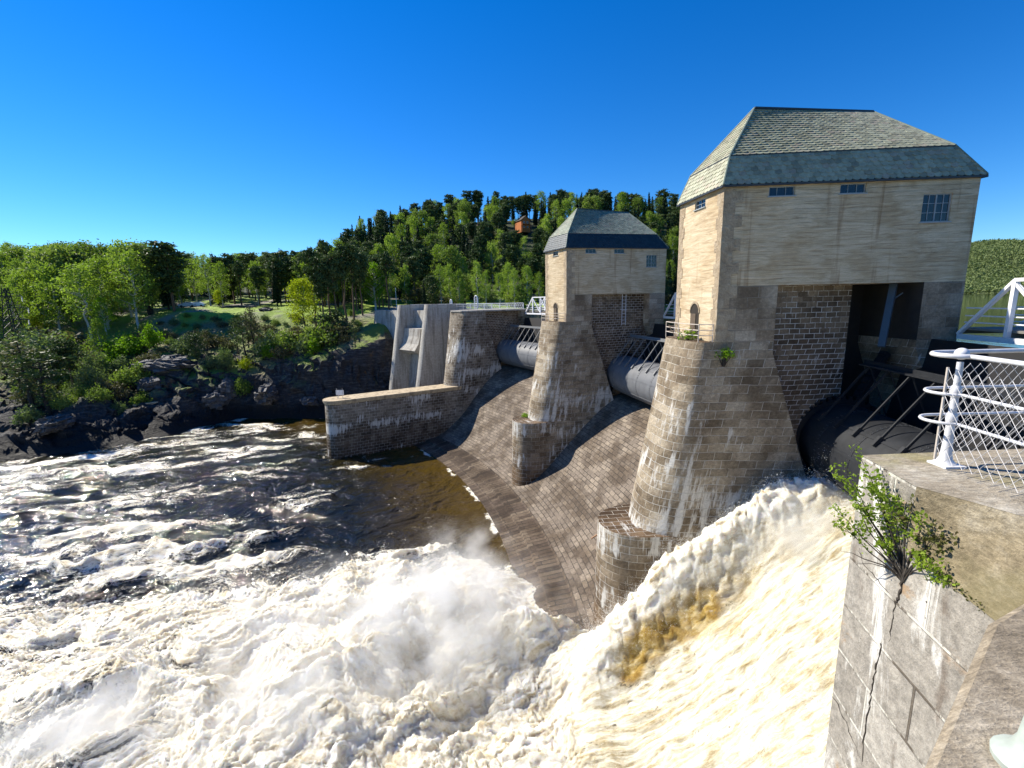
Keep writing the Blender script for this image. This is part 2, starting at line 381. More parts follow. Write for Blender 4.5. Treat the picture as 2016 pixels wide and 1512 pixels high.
# ------------------------------------------------------------------ dam layout: piers stand on an arc about CEN
CEN = (-75.82, 18.08); RAD = 88.6; A1 = 6.66*D2R; DA = 18.24*D2R
TF = math.tan(11.6*D2R)
def radf(ang): return RAD-0.92+1.92*(ang-A1)/DA
SD = 88.6-(RAD-0.92+1.92*2)       # offset of the older survey circle at the third pier
def pier_frame(i, shift=0.0):
    a = A1+(i-1)*DA; r = radf(a)+shift
    return (CEN[0]+r*math.cos(a), CEN[1]+r*math.sin(a), 0.0), a
def to_world(i, a, b, z, shift=0.0):
    (ox, oy, _), an = pier_frame(i, shift); c, s = math.cos(an), math.sin(an)
    return Vector((ox+a*c-b*s, oy+a*s+b*c, z))
def polar(ang, a, z): return Vector((CEN[0]+(radf(ang)+a)*math.cos(ang), CEN[1]+(radf(ang)+a)*math.sin(ang), z))
NA = 14
def half_outline(z, wr0=2.5, wr1=2.7, mode='pier', leg=True):
    """half plan of a pier at height z: points from the downstream tip round to the upstream end"""
    if mode == 'cut':
        tip = -5.8-0.03*(9.2-z); wn = 2.75+0.01*(9.2-z); n = 2.1
    elif mode == 'pier':
        t = (20.95-z)/11.75; tip = -1.05-2.6*max(t, -0.2)**1.0 if t >= 0 else -1.05+0.22*(z-20.95); wn = 2.42+0.28*max(t, 0); n = 3.4-1.1*min(max(t, 0), 1)
    else:
        tip = 0.0; wn = 2.42; n = 2.0
    pts = []
    for k in range(NA+1):
        ph = (math.pi/2)*k/NA
        if mode == 'tower': pts.append((0.0, wn*k/NA))
        elif mode == 'cut':
            s0 = -3.0; w0 = wn-0.6
            pts.append((s0+(tip-s0)*math.cos(ph)**(2/n), (wn-0.45)*math.sin(ph)**(2/n)))
        else: pts.append((tip*math.cos(ph)**(2/n), wn*math.sin(ph)**(2/n)))
    w = lambda a: wn+a*TF
    if mode == 'cut': pts.append((0.0, wn))
    ae = 3.10 if z >= 20.3 else 3.10+(20.3-z)*0.31
    ae = min(ae, 6.9)
    al = 10.42 if z >= 20.5 else min(10.42+(20.5-z)*0.40, 11.7)
    K = 4
    for k in range(1, K+1): pts.append((ae*k/K, w(ae*k/K)))
    we = min(wr0, w(ae)-0.02); pts.append((ae+0.012, we)); wm = we+(wr1-we)*0.6
    pts.append((8.0, wm)); pts.append((8.01, 0.9 if wr1 < 3.0 else wm)); pts.append((al-0.012, 0.9 if wr1 < 3.0 else wr1)); pts.append((al, w(al))); pts.append((12.39, w(12.39)+0.02)); pts.append((12.39, 0.0))
    return pts
def ring(z, **kw):
    h = half_outline(z, **kw); pts = [(a, -w) for (a, w) in h[::-1]]+[(a, w) for (a, w) in h[1:]]
    # arc length measured from the tip
    n = len(h); u = [0.0]*len(pts); mid = n-1
    for k in range(mid+1, len(pts)): u[k] = u[k-1]+math.dist(pts[k], pts[k-1])
    for k in range(mid-1, -1, -1): u[k] = u[k+1]-math.dist(pts[k], pts[k+1])
    return pts, u
def loft(rings, mats_of=None):
    """rings: list of (z, pts, u); returns verts, faces, loop uvs"""
    V = []; UV = []; F = []
    for (z, pts, u) in rings:
        for p, q in zip(pts, u): V.append((p[0], p[1], z)); UV.append((q, z))
    n = len(rings[0][1])
    for i in range(len(rings)-1):
        for k in range(n-1):
            F.append((i*n+k, i*n+k+1, (i+1)*n+k+1, (i+1)*n+k))
    return V, F, UV, n
def make_pier(root, mat, ztop=20.95, wr=(2.5, 2.7), cut=True, recess_mat=None):
    rings = []
    md = 'cut'
    if cut:
        for z in (-2.5, 0, 2.5, 5, 7.2, 9.2): rings.append((z, *ring(z, mode='cut', wr0=wr[0], wr1=wr[1])))
    rings2 = []
    zs = [9.2 if cut else -2.5]
    if not cut: zs += [3.0]
    zs += [11, 13, 15, 17, 18.5, 19.5, 20.3, 20.5]
    if ztop > 20.6: zs.append(ztop)
    for z in zs: rings2.append((z, *ring(z, mode='pier', wr0=wr[0], wr1=wr[1])))
    parts = []
    n_h = NA+1+4
    allV = []; allF = []; allUV = []; mi = []
    for R in ([rings] if cut else [])+[rings2]:
        V, F, UV, n = loft(R); b = len(allV); allV += V; allUV += UV
        h = (n+1)//2; ext = 1 if R is rings else 0
        n_near = 4  # segments: rear, leg side, leg front, recess, jamb (counted from the rear end)
        for q in F:
            k = q[0] % n
            kk = min(k, n-2-k)         # symmetric segment index from the rear
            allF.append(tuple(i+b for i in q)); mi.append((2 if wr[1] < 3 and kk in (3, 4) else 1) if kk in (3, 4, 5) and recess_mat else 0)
    # caps
    def cap(z, mode):
        pts, u = ring(z, mode=mode, wr0=wr[0], wr1=wr[1]); b = len(allV); n = len(pts); h = (n-1)//2
        for p in pts: allV.append((p[0], p[1], z)); allUV.append((p[0], p[1]))
        for k in range(h-1 if False else h):
            j = n-1-k
            if j-1 > k+1: allF.append((b+k, b+k+1, b+j-1, b+j)); mi.append(0)
            elif j-1 == k+1: allF.append((b+k, b+k+1, b+j)); mi.append(0)
    if cut: cap(9.2, 'cut')
    cap(ztop, 'pier')
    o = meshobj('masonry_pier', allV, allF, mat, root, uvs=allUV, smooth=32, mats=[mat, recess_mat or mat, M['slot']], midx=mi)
    bm = bmesh.new(); bm.from_mesh(o.data); bmesh.ops.recalc_face_normals(bm, faces=bm.faces); bm.to_mesh(o.data); bm.free()
    return o
M['slot'] = flat('shade_painted_slot_stone', (0.022,0.019,0.016), 0.95, 0, 0.5, 2, 0.05)  # near-black colour paints in the deep shade inside the slot
def near_pt(s, z, out=0.0, side=-1):
    """point on the long wall of a tower: s metres from the downstream corner"""
    c, sn = math.cos(11.6*D2R), math.sin(11.6*D2R)
    return Vector((s*c-out*sn, side*(2.42+s*sn+out*c), z))
def wall_quad_uv(mb, P4, uv4): mb.add(P4, [(0,1,2,3)], uv4)
L_LONG = 12.65
def make_tower(root, wr=(2.5, 2.7)):
    # stone legs and recess from the ledge up to the lintel, then the solid concrete box above
    rings = [(z, *ring(z, mode='tower', wr0=wr[0], wr1=wr[1])) for z in (20.953, 24.05)]
    V, F, UV, n = loft(rings); mi = []
    for q in F:
        k = q[0] % n; kk = min(k, n-2-k)
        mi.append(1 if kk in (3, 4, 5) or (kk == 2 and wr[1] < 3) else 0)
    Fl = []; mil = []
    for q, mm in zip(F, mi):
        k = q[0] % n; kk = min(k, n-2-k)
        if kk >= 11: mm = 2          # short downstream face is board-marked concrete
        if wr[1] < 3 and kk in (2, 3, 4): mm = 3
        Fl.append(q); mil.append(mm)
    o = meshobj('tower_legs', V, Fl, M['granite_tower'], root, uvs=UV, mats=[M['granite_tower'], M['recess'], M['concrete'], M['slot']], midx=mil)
    # upper box with openings for the windows cut as real reveals
    mb = MB()
    z0, z1 = 24.05, 29.28
    def wall(pt, L, z0, z1, holes, u0=0.0, depth=0.18):
        xs = sorted({0.0, L, *[h[0] for h in holes], *[h[1] for h in holes]}); zs = sorted({z0, z1, *[h[2] for h in holes], *[h[3] for h in holes]})
        for i in range(len(xs)-1):
            for j in range(len(zs)-1):
                xm = (xs[i]+xs[i+1])/2; zm = (zs[j]+zs[j+1])/2
                if any(h[0] < xm < h[1] and h[2] < zm < h[3] for h in holes): continue
                a, b, c, d = xs[i], xs[i+1], zs[j], zs[j+1]
                mb.add([pt(a, c, 0), pt(b, c, 0), pt(b, d, 0), pt(a, d, 0)], [(0,1,2,3)], [(u0+a, c), (u0+b, c), (u0+b, d), (u0+a, d)])
        for (a, b, c, d) in holes:
            for (p, q) in (((a,c),(b,c)), ((b,c),(b,d)), ((b,d),(a,d)), ((a,d),(a,c))):
                mb.add([pt(p[0], p[1], 0), pt(q[0], q[1], 0), pt(q[0], q[1], -depth), pt(p[0], p[1], -depth)], [(0,1,2,3)], [(u0+p[0], p[1]), (u0+q[0], q[1]), (u0+q[0]+.1, q[1]), (u0+p[0]+.1, p[1])])
    wins = [(2.30, 3.62, 28.68, 29.18), (5.88, 7.16, 28.68, 29.18), (10.02, 11.42, 27.12, 28.52)]
    wall(lambda s, z, o_: near_pt(s, z, o_), L_LONG, z0, z1, wins, 3.0)
    wall(lambda s, z, o_: near_pt(s, z, o_, 1), L_LONG, z0, z1, [], 23.0)
    swin = (2.42-0.56, 2.42+0.62, 28.62, 29.13)
    wall(lambda s, z, o_: Vector((-o_, -2.42+s, z)), 4.84, z0, z1, [swin], 40.0)
    e = near_pt(L_LONG, 0); wall(lambda s, z, o_: Vector((e.x+o_, -4.96+s, z)), 9.92, z0, z1, [], 50.0)
    # soffits above the side recesses
    for sd in (-1, 1):
        mb.add([near_pt(3.1, z0, 0, sd), near_pt(10.6, z0, 0, sd), (10.4, sd*0.8, z0), (3.1, sd*0.8, z0)], [(0,1,2,3)])
    up = mb.build('upper_wall', M['concrete'], root)
    # rough quoins of the downstream corners (z from ledge to eaves)
    rr = random.Random(3)
    for sd in (-1, 1):
        q = MB(); z = 20.96; k = 0
        while z < 29.2:
            h = min(0.62, 29.26-z)
            la = 0.62 if k % 2 else 1.0; lb = 0.42 if k % 2 else 0.62
            o1 = 0.02+rr.random()*0.02; o2 = 0.015+rr.random()*0.015
            c0 = near_pt(-0.0, z, o1, sd); c1 = near_pt(la, z, o1, sd); c2 = near_pt(la, z, -0.1, sd)
            # L-shaped block
            A = [(-o2, sd*(2.42-lb)), (-o2, sd*(2.42+o1)), (c1.x, c1.y), (c2.x, c2.y), (0.1, sd*2.2), (0.1, sd*(2.42-lb))]
            b_ = 0.025
            q.prism(A if sd > 0 else A[::-1], z+0.0005, z+h-0.0005)
            z += h; k += 1
        q.build('quoins', M['quoin'], root)
    # stone course on the far upstream corner
    # windows
    def window(s0, s1, z0, z1, cols, rows, pt):
        f = MB(); t = 0.05
        def bar_(a, c, b, d, th=t):
            p0 = pt(a, c, -0.10); p1 = pt(b, d, -0.10); f.bar(p0, p1, th, th)
        for zz in (z0+t/2, z1-t/2): bar_(s0, zz, s1, zz)
        for ss in (s0+t/2, s1-t/2): bar_(ss, z0+t, ss, z1-t)
        for i in range(1, cols):
            ss = s0+(s1-s0)*i/cols; bar_(ss, z0+t, ss, z1-t, 0.05 if (cols == 4 and i == 2) else 0.028)
        for j in range(1, rows):
            zz = z0+(z1-z0)*j/rows; bar_(s0+t, zz, s1-t, zz, 0.024)
        # sill
        f.bar(pt(s0-0.06, z0-0.03, 0.02), pt(s1+0.06, z0-0.03, 0.02), 0.12, 0.05)
        w = f.build('window', M['frame'], root)
        g = MB(); g.add([pt(s0, z0, -0.12), pt(s1, z0, -0.12), pt(s1, z1, -0.12), pt(s0, z1, -0.12)], [(0,1,2,3)]); g.build('pane', M['glass'], w)
    npf = lambda s, z, o_: near_pt(s, z, o_)
    window(*wins[0], 3, 1, npf); window(*wins[1], 3, 1, npf); window(*wins[2], 4, 3, npf)
    window(swin[0], swin[1], swin[2], swin[3], 2, 2, lambda s, z, o_: Vector((-o_, -2.42+s, z)))
    # arched doorway on the ledge
    d = MB(); fr = MB(); pts = []
    hw, zs_, zt = 0.50, 22.55, 23.12
    arc = [(-hw, 20.99)]+[(-hw*math.cos(math.pi*k/12), zs_+(zt-zs_)*math.sin(math.pi*k/12)) for k in range(13)]+[(hw, 20.99)]
    d.add([(-0.012, y, z) for y, z in arc], [tuple(range(len(arc)))])
    dr = d.build('door_recess', M['void'], root)
    s_ = MB()
    for i in range(1, len(arc)-2):
        (y0, za), (y1, zb) = arc[i], arc[i+1]; k0, k1 = 1.22, 1.22
        o0 = (y0*1.16, zs_+(za-zs_)*1.22); o1 = (y1*1.16, zs_+(zb-zs_)*1.22)
        s_.slab([(-0.002, y0, za), (-0.002, y1, zb), (-0.002, o1[0], o1[1]), (-0.002, o0[0], o0[1])], (-1,0,0), 0.05)
    s_.build('door_arch', M['quoin'], root)
    dd = MB(); dd.box((-0.03, 0.12, 21.75), (0.02, 0.30, 0.75)); dd.build('door', M['doorwood'], root)
    # roof
    make_roof(root)
    # ledge railing
    r = MB(); P = [(-0.1, -2.3), (-0.82, -2.05), (-1.0, -1.2), (-1.02, 0.9), (-0.85, 2.0), (-0.1, 2.35)]
    for hh in (0.38, 0.68, 1.0): r.tube([(x, y, 20.95+hh) for x, y in P], 0.024, 6)
    for x, y in [P[0], P[1], P[4], P[5], (-1.0, 0.0)]: r.tube([(x, y, 20.95), (x, y, 21.97)], 0.028, 6)
    r.build('ledge_railing', M['rust_rail'], root)
    ch = MB(); pts = []
    for k in range(15):
        t = k/14; y = -2.0+t*3.2; pts.append((-1.06, y, 21.9-0.75*math.sin(math.pi*t)**0.8-0.1*t))
    ch.tube(pts, 0.02, 5); ch.build('chain', M['doorwood'], root)
def tile_plane(P, mat_rows=None, th=0.035, tw=0.34, rh=0.26, seed=1):
    """scale shingles laid in rows over the (slightly twisted) quad P: lower edge P0-P1, upper edge P3-P2"""
    P = [Vector(p) for p in P]
    if len(P) == 3: P = [P[0], P[1], P[2], P[2]]
    V = []; F = []; rr = random.Random(seed)
    Hh = ((P[3]+P[2])/2-(P[0]+P[1])/2).length; nr = max(1, round(Hh/rh))
    for row in range(nr):
        t0 = row/nr; A = P[0].lerp(P[3], t0); B = P[1].lerp(P[2], t0); L = (B-A).length
        t1 = min(1.0, (row+1.25)/nr); A1_ = P[0].lerp(P[3], t1); B1_ = P[1].lerp(P[2], t1)
        if L < 0.15: continue
        ex = (B-A)/L; up = (A1_.lerp(B1_, 0.5)-A.lerp(B, 0.5)); up -= ex*up.dot(ex); H = up.length; ey = up/H; nrm = ex.cross(ey)
        if nrm.z < 0: nrm = -nrm
        xa = (A1_-A).dot(ex); xb = L+(B1_-B).dot(ex)
        x = -tw*(0.5 if row % 2 else 1.0)
        while x < L:
            cx = x+tw/2; w = tw*0.487; jz = rr.uniform(-0.004, 0.008); jy = rr.uniform(-0.012, 0.012)
            sh = [(-w, 1.0), (-w, 0.26), (-w*0.62, 0.05), (0, -0.04), (w*0.62, 0.05), (w, 0.26), (w, 1.0)]
            q = []
            for a_, c_ in sh:
                lo_ = xa*max(c_, 0); hi_ = L+(xb-L)*max(c_, 0)
                q.append((min(max(cx+a_, lo_), hi_), c_*H+jy*(c_ < 0.5)))
            if max(p[0] for p in q)-min(p[0] for p in q) > 0.05:
                b = len(V)
                for a_, c_ in q: V.append(A+ex*a_+ey*c_+nrm*(th*(1-c_/H)+jz+0.012))
                for a_, c_ in q: V.append(A+ex*a_+ey*c_+nrm*(-0.01))
                F.append(tuple(b+i for i in range(7)))
                for i in range(6): F.append((b+i, b+7+i, b+8+i, b+i+1))
            x += tw
    return V, F
def make_roof(root):
    c, sn = math.cos(11.6*D2R), math.sin(11.6*D2R); oh = 0.16
    zb, ze, zr = 30.90, 29.30, 34.07
    e = [Vector((-oh, -2.42-oh, ze)), Vector((12.39+oh, -4.96-oh, ze)), Vector((12.39+oh, 4.96+oh, ze)), Vector((-oh, 2.42+oh, ze))]
    i1 = 0.42
    b = [Vector((0.40, -2.10, zb)), Vector((11.35, -4.33, zb)), Vector((11.35, 4.33, zb)), Vector((0.40, 2.10, zb))]
    r = [Vector((2.98, 0, zr)), Vector((10.5, 0, zr))]
    core = MB()
    dn = Vector((0,0,0.03))
    core.add([p-dn for p in e]+[p-dn for p in b]+[p-dn for p in r], [(3,2,1,0), (0,1,5,4), (1,2,6,5), (2,3,7,6), (3,0,4,7), (4,5,9,8), (5,6,9), (6,7,8,9), (7,4,8)])
    cr = core.build('roof', M['lead'], root)
    low = ([], []); upp = ([], [])
    def add(dst, P, sd, **kw):
        V, F = tile_plane(P, None, seed=sd, **kw); n = len(dst[0]); dst[0].extend(V); dst[1].extend([tuple(i+n for i in f) for f in F])
    kw1 = dict(tw=0.36, rh=0.235); kw2 = dict(tw=0.34, rh=0.225)
    add(low, [e[0], e[1], b[1], b[0]], 1, **kw1); add(low, [e[3], e[0], b[0], b[3]], 2, **kw1); add(low, [e[1], e[2], b[2], b[1]], 3, **kw1); add(low, [e[2], e[3], b[3], b[2]], 4, **kw1)
    add(upp, [b[0], b[1], r[1], r[0]], 5, **kw2); add(upp, [b[3], b[0], r[0]], 6, **kw2); add(upp, [b[1], b[2], r[1]], 7, **kw2); add(upp, [b[2], b[3], r[0], r[1]], 8, **kw2)
    lo = meshobj('lower_shingles', low[0], low[1], M['shingle'], cr); uo = meshobj('upper_shingles', upp[0], upp[1], M['shingle'], cr)
    fl = MB()
    up = Vector((0,0,0.035))
    for p, q, w_ in ((e[0], b[0], r[0]), (e[1], b[1], r[1]), (e[2], b[2], r[1]), (e[3], b[3], r[0])):
        fl = MB(); fl.tube([p+up, q+up, w_+up], 0.055, 6); fl.build('hip_flashing', M['hip'], cr)
    f2 = MB(); f2.bar(r[0]+up, r[1]+up, 0.16, 0.10)
    for i in range(4): f2.bar(b[i]+Vector((0,0,-0.01)), b[(i+1) % 4]+Vector((0,0,-0.01)), 0.10, 0.05)
    for i in range(4): f2.bar(e[i]-Vector((0,0,0.05)), e[(i+1) % 4]-Vector((0,0,0.05)), 0.12, 0.09)
    f2.build('ridge_flashing', M['lead'], cr)
k_ = NT('rough_quoin_stone'); v_ = k_.co('Object'); n_ = k_.noise(v_, 2.2, 6, 0.75, 0.4); f_ = k_.noise(v_, 14, 4, 0.7)
c_ = k_.ramp(n_, [(0.3, (0.30,0.225,0.15)), (0.5, (0.42,0.33,0.225)), (0.7, (0.50,0.42,0.31))]); c_ = k_.mix(0.4, c_, k_.ramp(f_, [(0.3, 0.6), (0.7, 1.3)]), 'MULTIPLY')
k_.set('Base Color', c_); k_.set('Roughness', 0.9); k_.set('Specular IOR Level', 0.2); k_.set('Normal', k_.bump(k_.math('ADD', n_, k_.math('MULTIPLY', f_, 0.3)), 0.22)); M['quoin'] = k_.m

def tower_thing(i, label, wr):
    loc, an = pier_frame(i)
    t = empty('gate_tower', loc, an, label, 'dam tower', 'stone gate towers on the dam')
    make_pier(t, M['granite'], 20.95, wr, True, M['recess'])
    make_tower(t, wr)
    return t
t1 = tower_thing(1, 'largest gate tower, nearest on the right, with green scale shingle roof', (2.5, 2.7))
t2 = tower_thing(2, 'smaller far gate tower before the wooded hill, with shade painted on the lower roof band', (2.55, 3.5))
for o in t2.children:
    if o.name.startswith('roof'):
        for c in o.children:
            if c.name.startswith('lower_shingles'): c.data.materials[0] = M['shingle_shade']; c['label'] = 'lower roof band with shade painted dark blue'
            elif c.name.startswith('upper_shingles'): c.data.materials[0] = M['shingle_far']
# white inspection ladder in the recess of the far tower
ld = MB()
for off in (0.0, 0.55):
    ld.bar((7.35+off, -3.25, 20.3), (7.35+off, -3.25, 24.0), 0.06, 0.06)
for k in range(9): ld.bar((7.35, -3.25, 20.5+0.4*k), (7.9, -3.25, 20.5+0.4*k), 0.05, 0.05)
ld.bar((7.1, -3.22, 22.2), (8.15, -3.22, 22.2), 0.06, 0.06)
ld.build('ladder', M['rail_paint'], t2)
# strut (chain guide) standing in the dark slot of the near tower
st = MB(); st.bar((9.6, -3.6, 24.0), (8.6, -4.3, 20.6), 0.32, 0.30); st.bar((9.3, -3.7, 23.0), (9.9, -3.9, 23.5), 0.06, 0.06)
st.build('gate_strut', flat('blue_grey_strut', (0.045,0.065,0.08), 0.5, 0.1, 0.2, 2), t1)

# --- third pier: no tower, with a long low guide wall running downstream from it
SH3 = 0.4
loc3, an3 = pier_frame(3, SH3)
p3 = empty('dam_pier', loc3, an3, 'stone pier without a tower, at the back end of the low guide wall', 'dam pier')
make_pier(p3, M['granite_grey'], 21.75, (2.5, 3.6), False, M['recess'])
cp = MB()
pts, u = ring(21.75, mode='pier', wr0=2.5, wr1=3.6)
poly = [(-1.0, -1.6), (-0.4, -2.45), (12.5, -5.1), (12.5, 5.1), (-0.4, 2.45), (-1.0, 1.6)]
cp.prism(poly, 21.753, 22.0); cp.build('coping', M['plain_conc'], p3)
# guide wall
gw = empty('guide_wall', to_world(3, -8, 2, 0, SD), an3, 'low stone guide wall with rounded end and pale coping reaching out into the river', 'stone wall')
def gw_outline(hw, ext=0.0):
    P0 = Vector((2.5-8+8, -0.7, 0)); pts = []
    a0 = Vector((1.5, -0.6)); a1 = Vector((-18.3, 3.9)); d = (a1-a0).normalized(); nn = Vector((-d.y, d.x))
    L = []
    L.append(a0-nn*hw)
    for k in range(6): L.append(a0+(a1-a0)*((k+1)/7)-nn*hw)
    for k in range(17):
        an = math.pi*k/16; L.append(a1-nn*(hw*math.cos(an))+d*(hw*1.0*math.sin(an)))
    for k in range(6): L.append(a0+(a1-a0)*((6-k)/7)+nn*hw)
    L.append(a0+nn*hw)
    return [(p.x+8, p.y-2) for p in L]
def gw_loft(zs, hws, name, mat, cap):
    V = []; F = []; UV = []; R = []
    for z, hw in zip(zs, hws):
        o_ = gw_outline(hw); u = 0; us = []
        for k, p in enumerate(o_):
            if k: u += math.dist(p, o_[k-1])
            V.append((p[0], p[1], z)); UV.append((u, z))
    n = len(o_)
    for i in range(len(zs)-1):
        for k in range(n-1): F.append((i*n+k, i*n+k+1, (i+1)*n+k+1, (i+1)*n+k))
        F.append((i*n+n-1, i*n, (i+1)*n, (i+1)*n+n-1))
    if cap: F.append(tuple((len(zs)-1)*n+k for k in range(n))); F.append(tuple(range(n))[::-1])
    o = meshobj(name, V, F, mat, gw, uvs=UV, smooth=30)
    bm = bmesh.new(); bm.from_mesh(o.data); bmesh.ops.recalc_face_normals(bm, faces=bm.faces); bm.to_mesh(o.data); bm.free()
    return o
gw_loft([-2.5, 0, 4, 8.55], [2.05, 1.95, 1.8, 1.65], 'wall', M['granite_grey'], True)
gw_loft([8.553, 8.75, 9.0, 9.18], [1.74, 1.82, 1.92, 1.92], 'coping', M['coping'], True)
# small notice board on the end of the guide wall
sg = empty('notice_board', to_world(3, -17.6, 3.9, 9.18, SD), an3+2.3, 'small white notice board standing on the end of the guide wall', 'sign')
s_ = MB(); s_.box((0, 0, 0.85), (0.62, 0.03, 0.38)); s_.build('board', M['white_paint'], sg)
s_ = MB()
for x in (-0.45, 0.45): s_.bar((x, 0.045, 0.0), (x, 0.045, 1.5), 0.06, 0.05)
s_.bar((0, 0.06, 1.2), (0, 0.75, 0.0), 0.05, 0.05); s_.build('post', M['galv'], sg)

# --- paved aprons (ogee spillways) of the bays
def z_apron(a):
    t = np.clip((np.asarray(a, float)+6.6)/15.0, 0, 1); s = t*t*(3-2*t)
    return 1.05+10.75*(0.82*s+0.18*np.sin(t*np.pi/2))
def make_apron(k0, k1, label, da0=0.0, da1=0.0, grp='paved spillway aprons'):
    a0 = A1+(k0-1)*DA+da0; a1 = A1+(k1-1)*DA+da1
    na, nb = 40, 26; aa = np.concatenate([np.linspace(-6.6, 10.5, na)]); V = []; UV = []; F = []; arc = 0
    prev = None
    for i, a in enumerate(aa):
        z = float(z_apron(a))
        if prev is not None: arc += math.hypot(a-prev[0], z-prev[1])
        prev = (a, z)
        for j in range(nb):
            an = a0+(a1-a0)*j/(nb-1); p = polar(an, a, z+0.05*float(pn(a/1.5, an*RAD/1.5, 9))); V.append(p); UV.append(((RAD)*an, arc))
    for i in range(na-1):
        for j in range(nb-1): F.append((i*nb+j, i*nb+j+1, (i+1)*nb+j+1, (i+1)*nb+j))
    root = empty('spillway_apron', polar((a0+a1)/2, 0, 0), 0, label, 'spillway', grp)
    loc = Vector(root.location)
    V = [v-loc for v in V]
    o = meshobj('paving', V, F, M['paving'], root, uvs=UV, smooth=180)
    # flat sill of longer stones at the toe, then a lower step that drops into the river
    V = []; UV = []; F = []; prof = [(-6.6, 1.052), (-6.75, 0.86), (-8.6, 0.72), (-8.7, 0.50), (-9.7, 0.36), (-9.8, 0.30), (-10.6, 0.2), (-10.7, -2.5)]
    arc = 0
    for i, (a, z) in enumerate(prof):
        if i: arc += math.hypot(a-prof[i-1][0], z-prof[i-1][1])
        for j in range(nb):
            an = a0+(a1-a0)*j/(nb-1); V.append(polar(an, a, z)-loc); UV.append((arc*0.6, RAD*an*0.5))
    for i in range(len(prof)-1):
        for j in range(nb-1): F.append((i*nb+j, i*nb+j+1, (i+1)*nb+j+1, (i+1)*nb+j))
    meshobj('toe_sill', V, F, M['sill'], root, uvs=UV)
    return root
M['sill'] = masonry('toe_sill_stone', [(0.075,0.055,0.04),(0.11,0.08,0.06),(0.16,0.12,0.085),(0.21,0.165,0.12)], (0.03,0.025,0.02), 1.9, 0.30, 0.025, wamt=-0.6, rough_b=0.04, jwhite=0.0)
make_apron(1, 2, 'curved stone paved spillway between the two towers', 0, 0)
make_apron(2, 3, 'curved stone paved spillway between the far tower and the guide wall', 0, 0)
make_apron(0, 1, 'stone spillway under the rushing white water by the near tower', 0, 0)

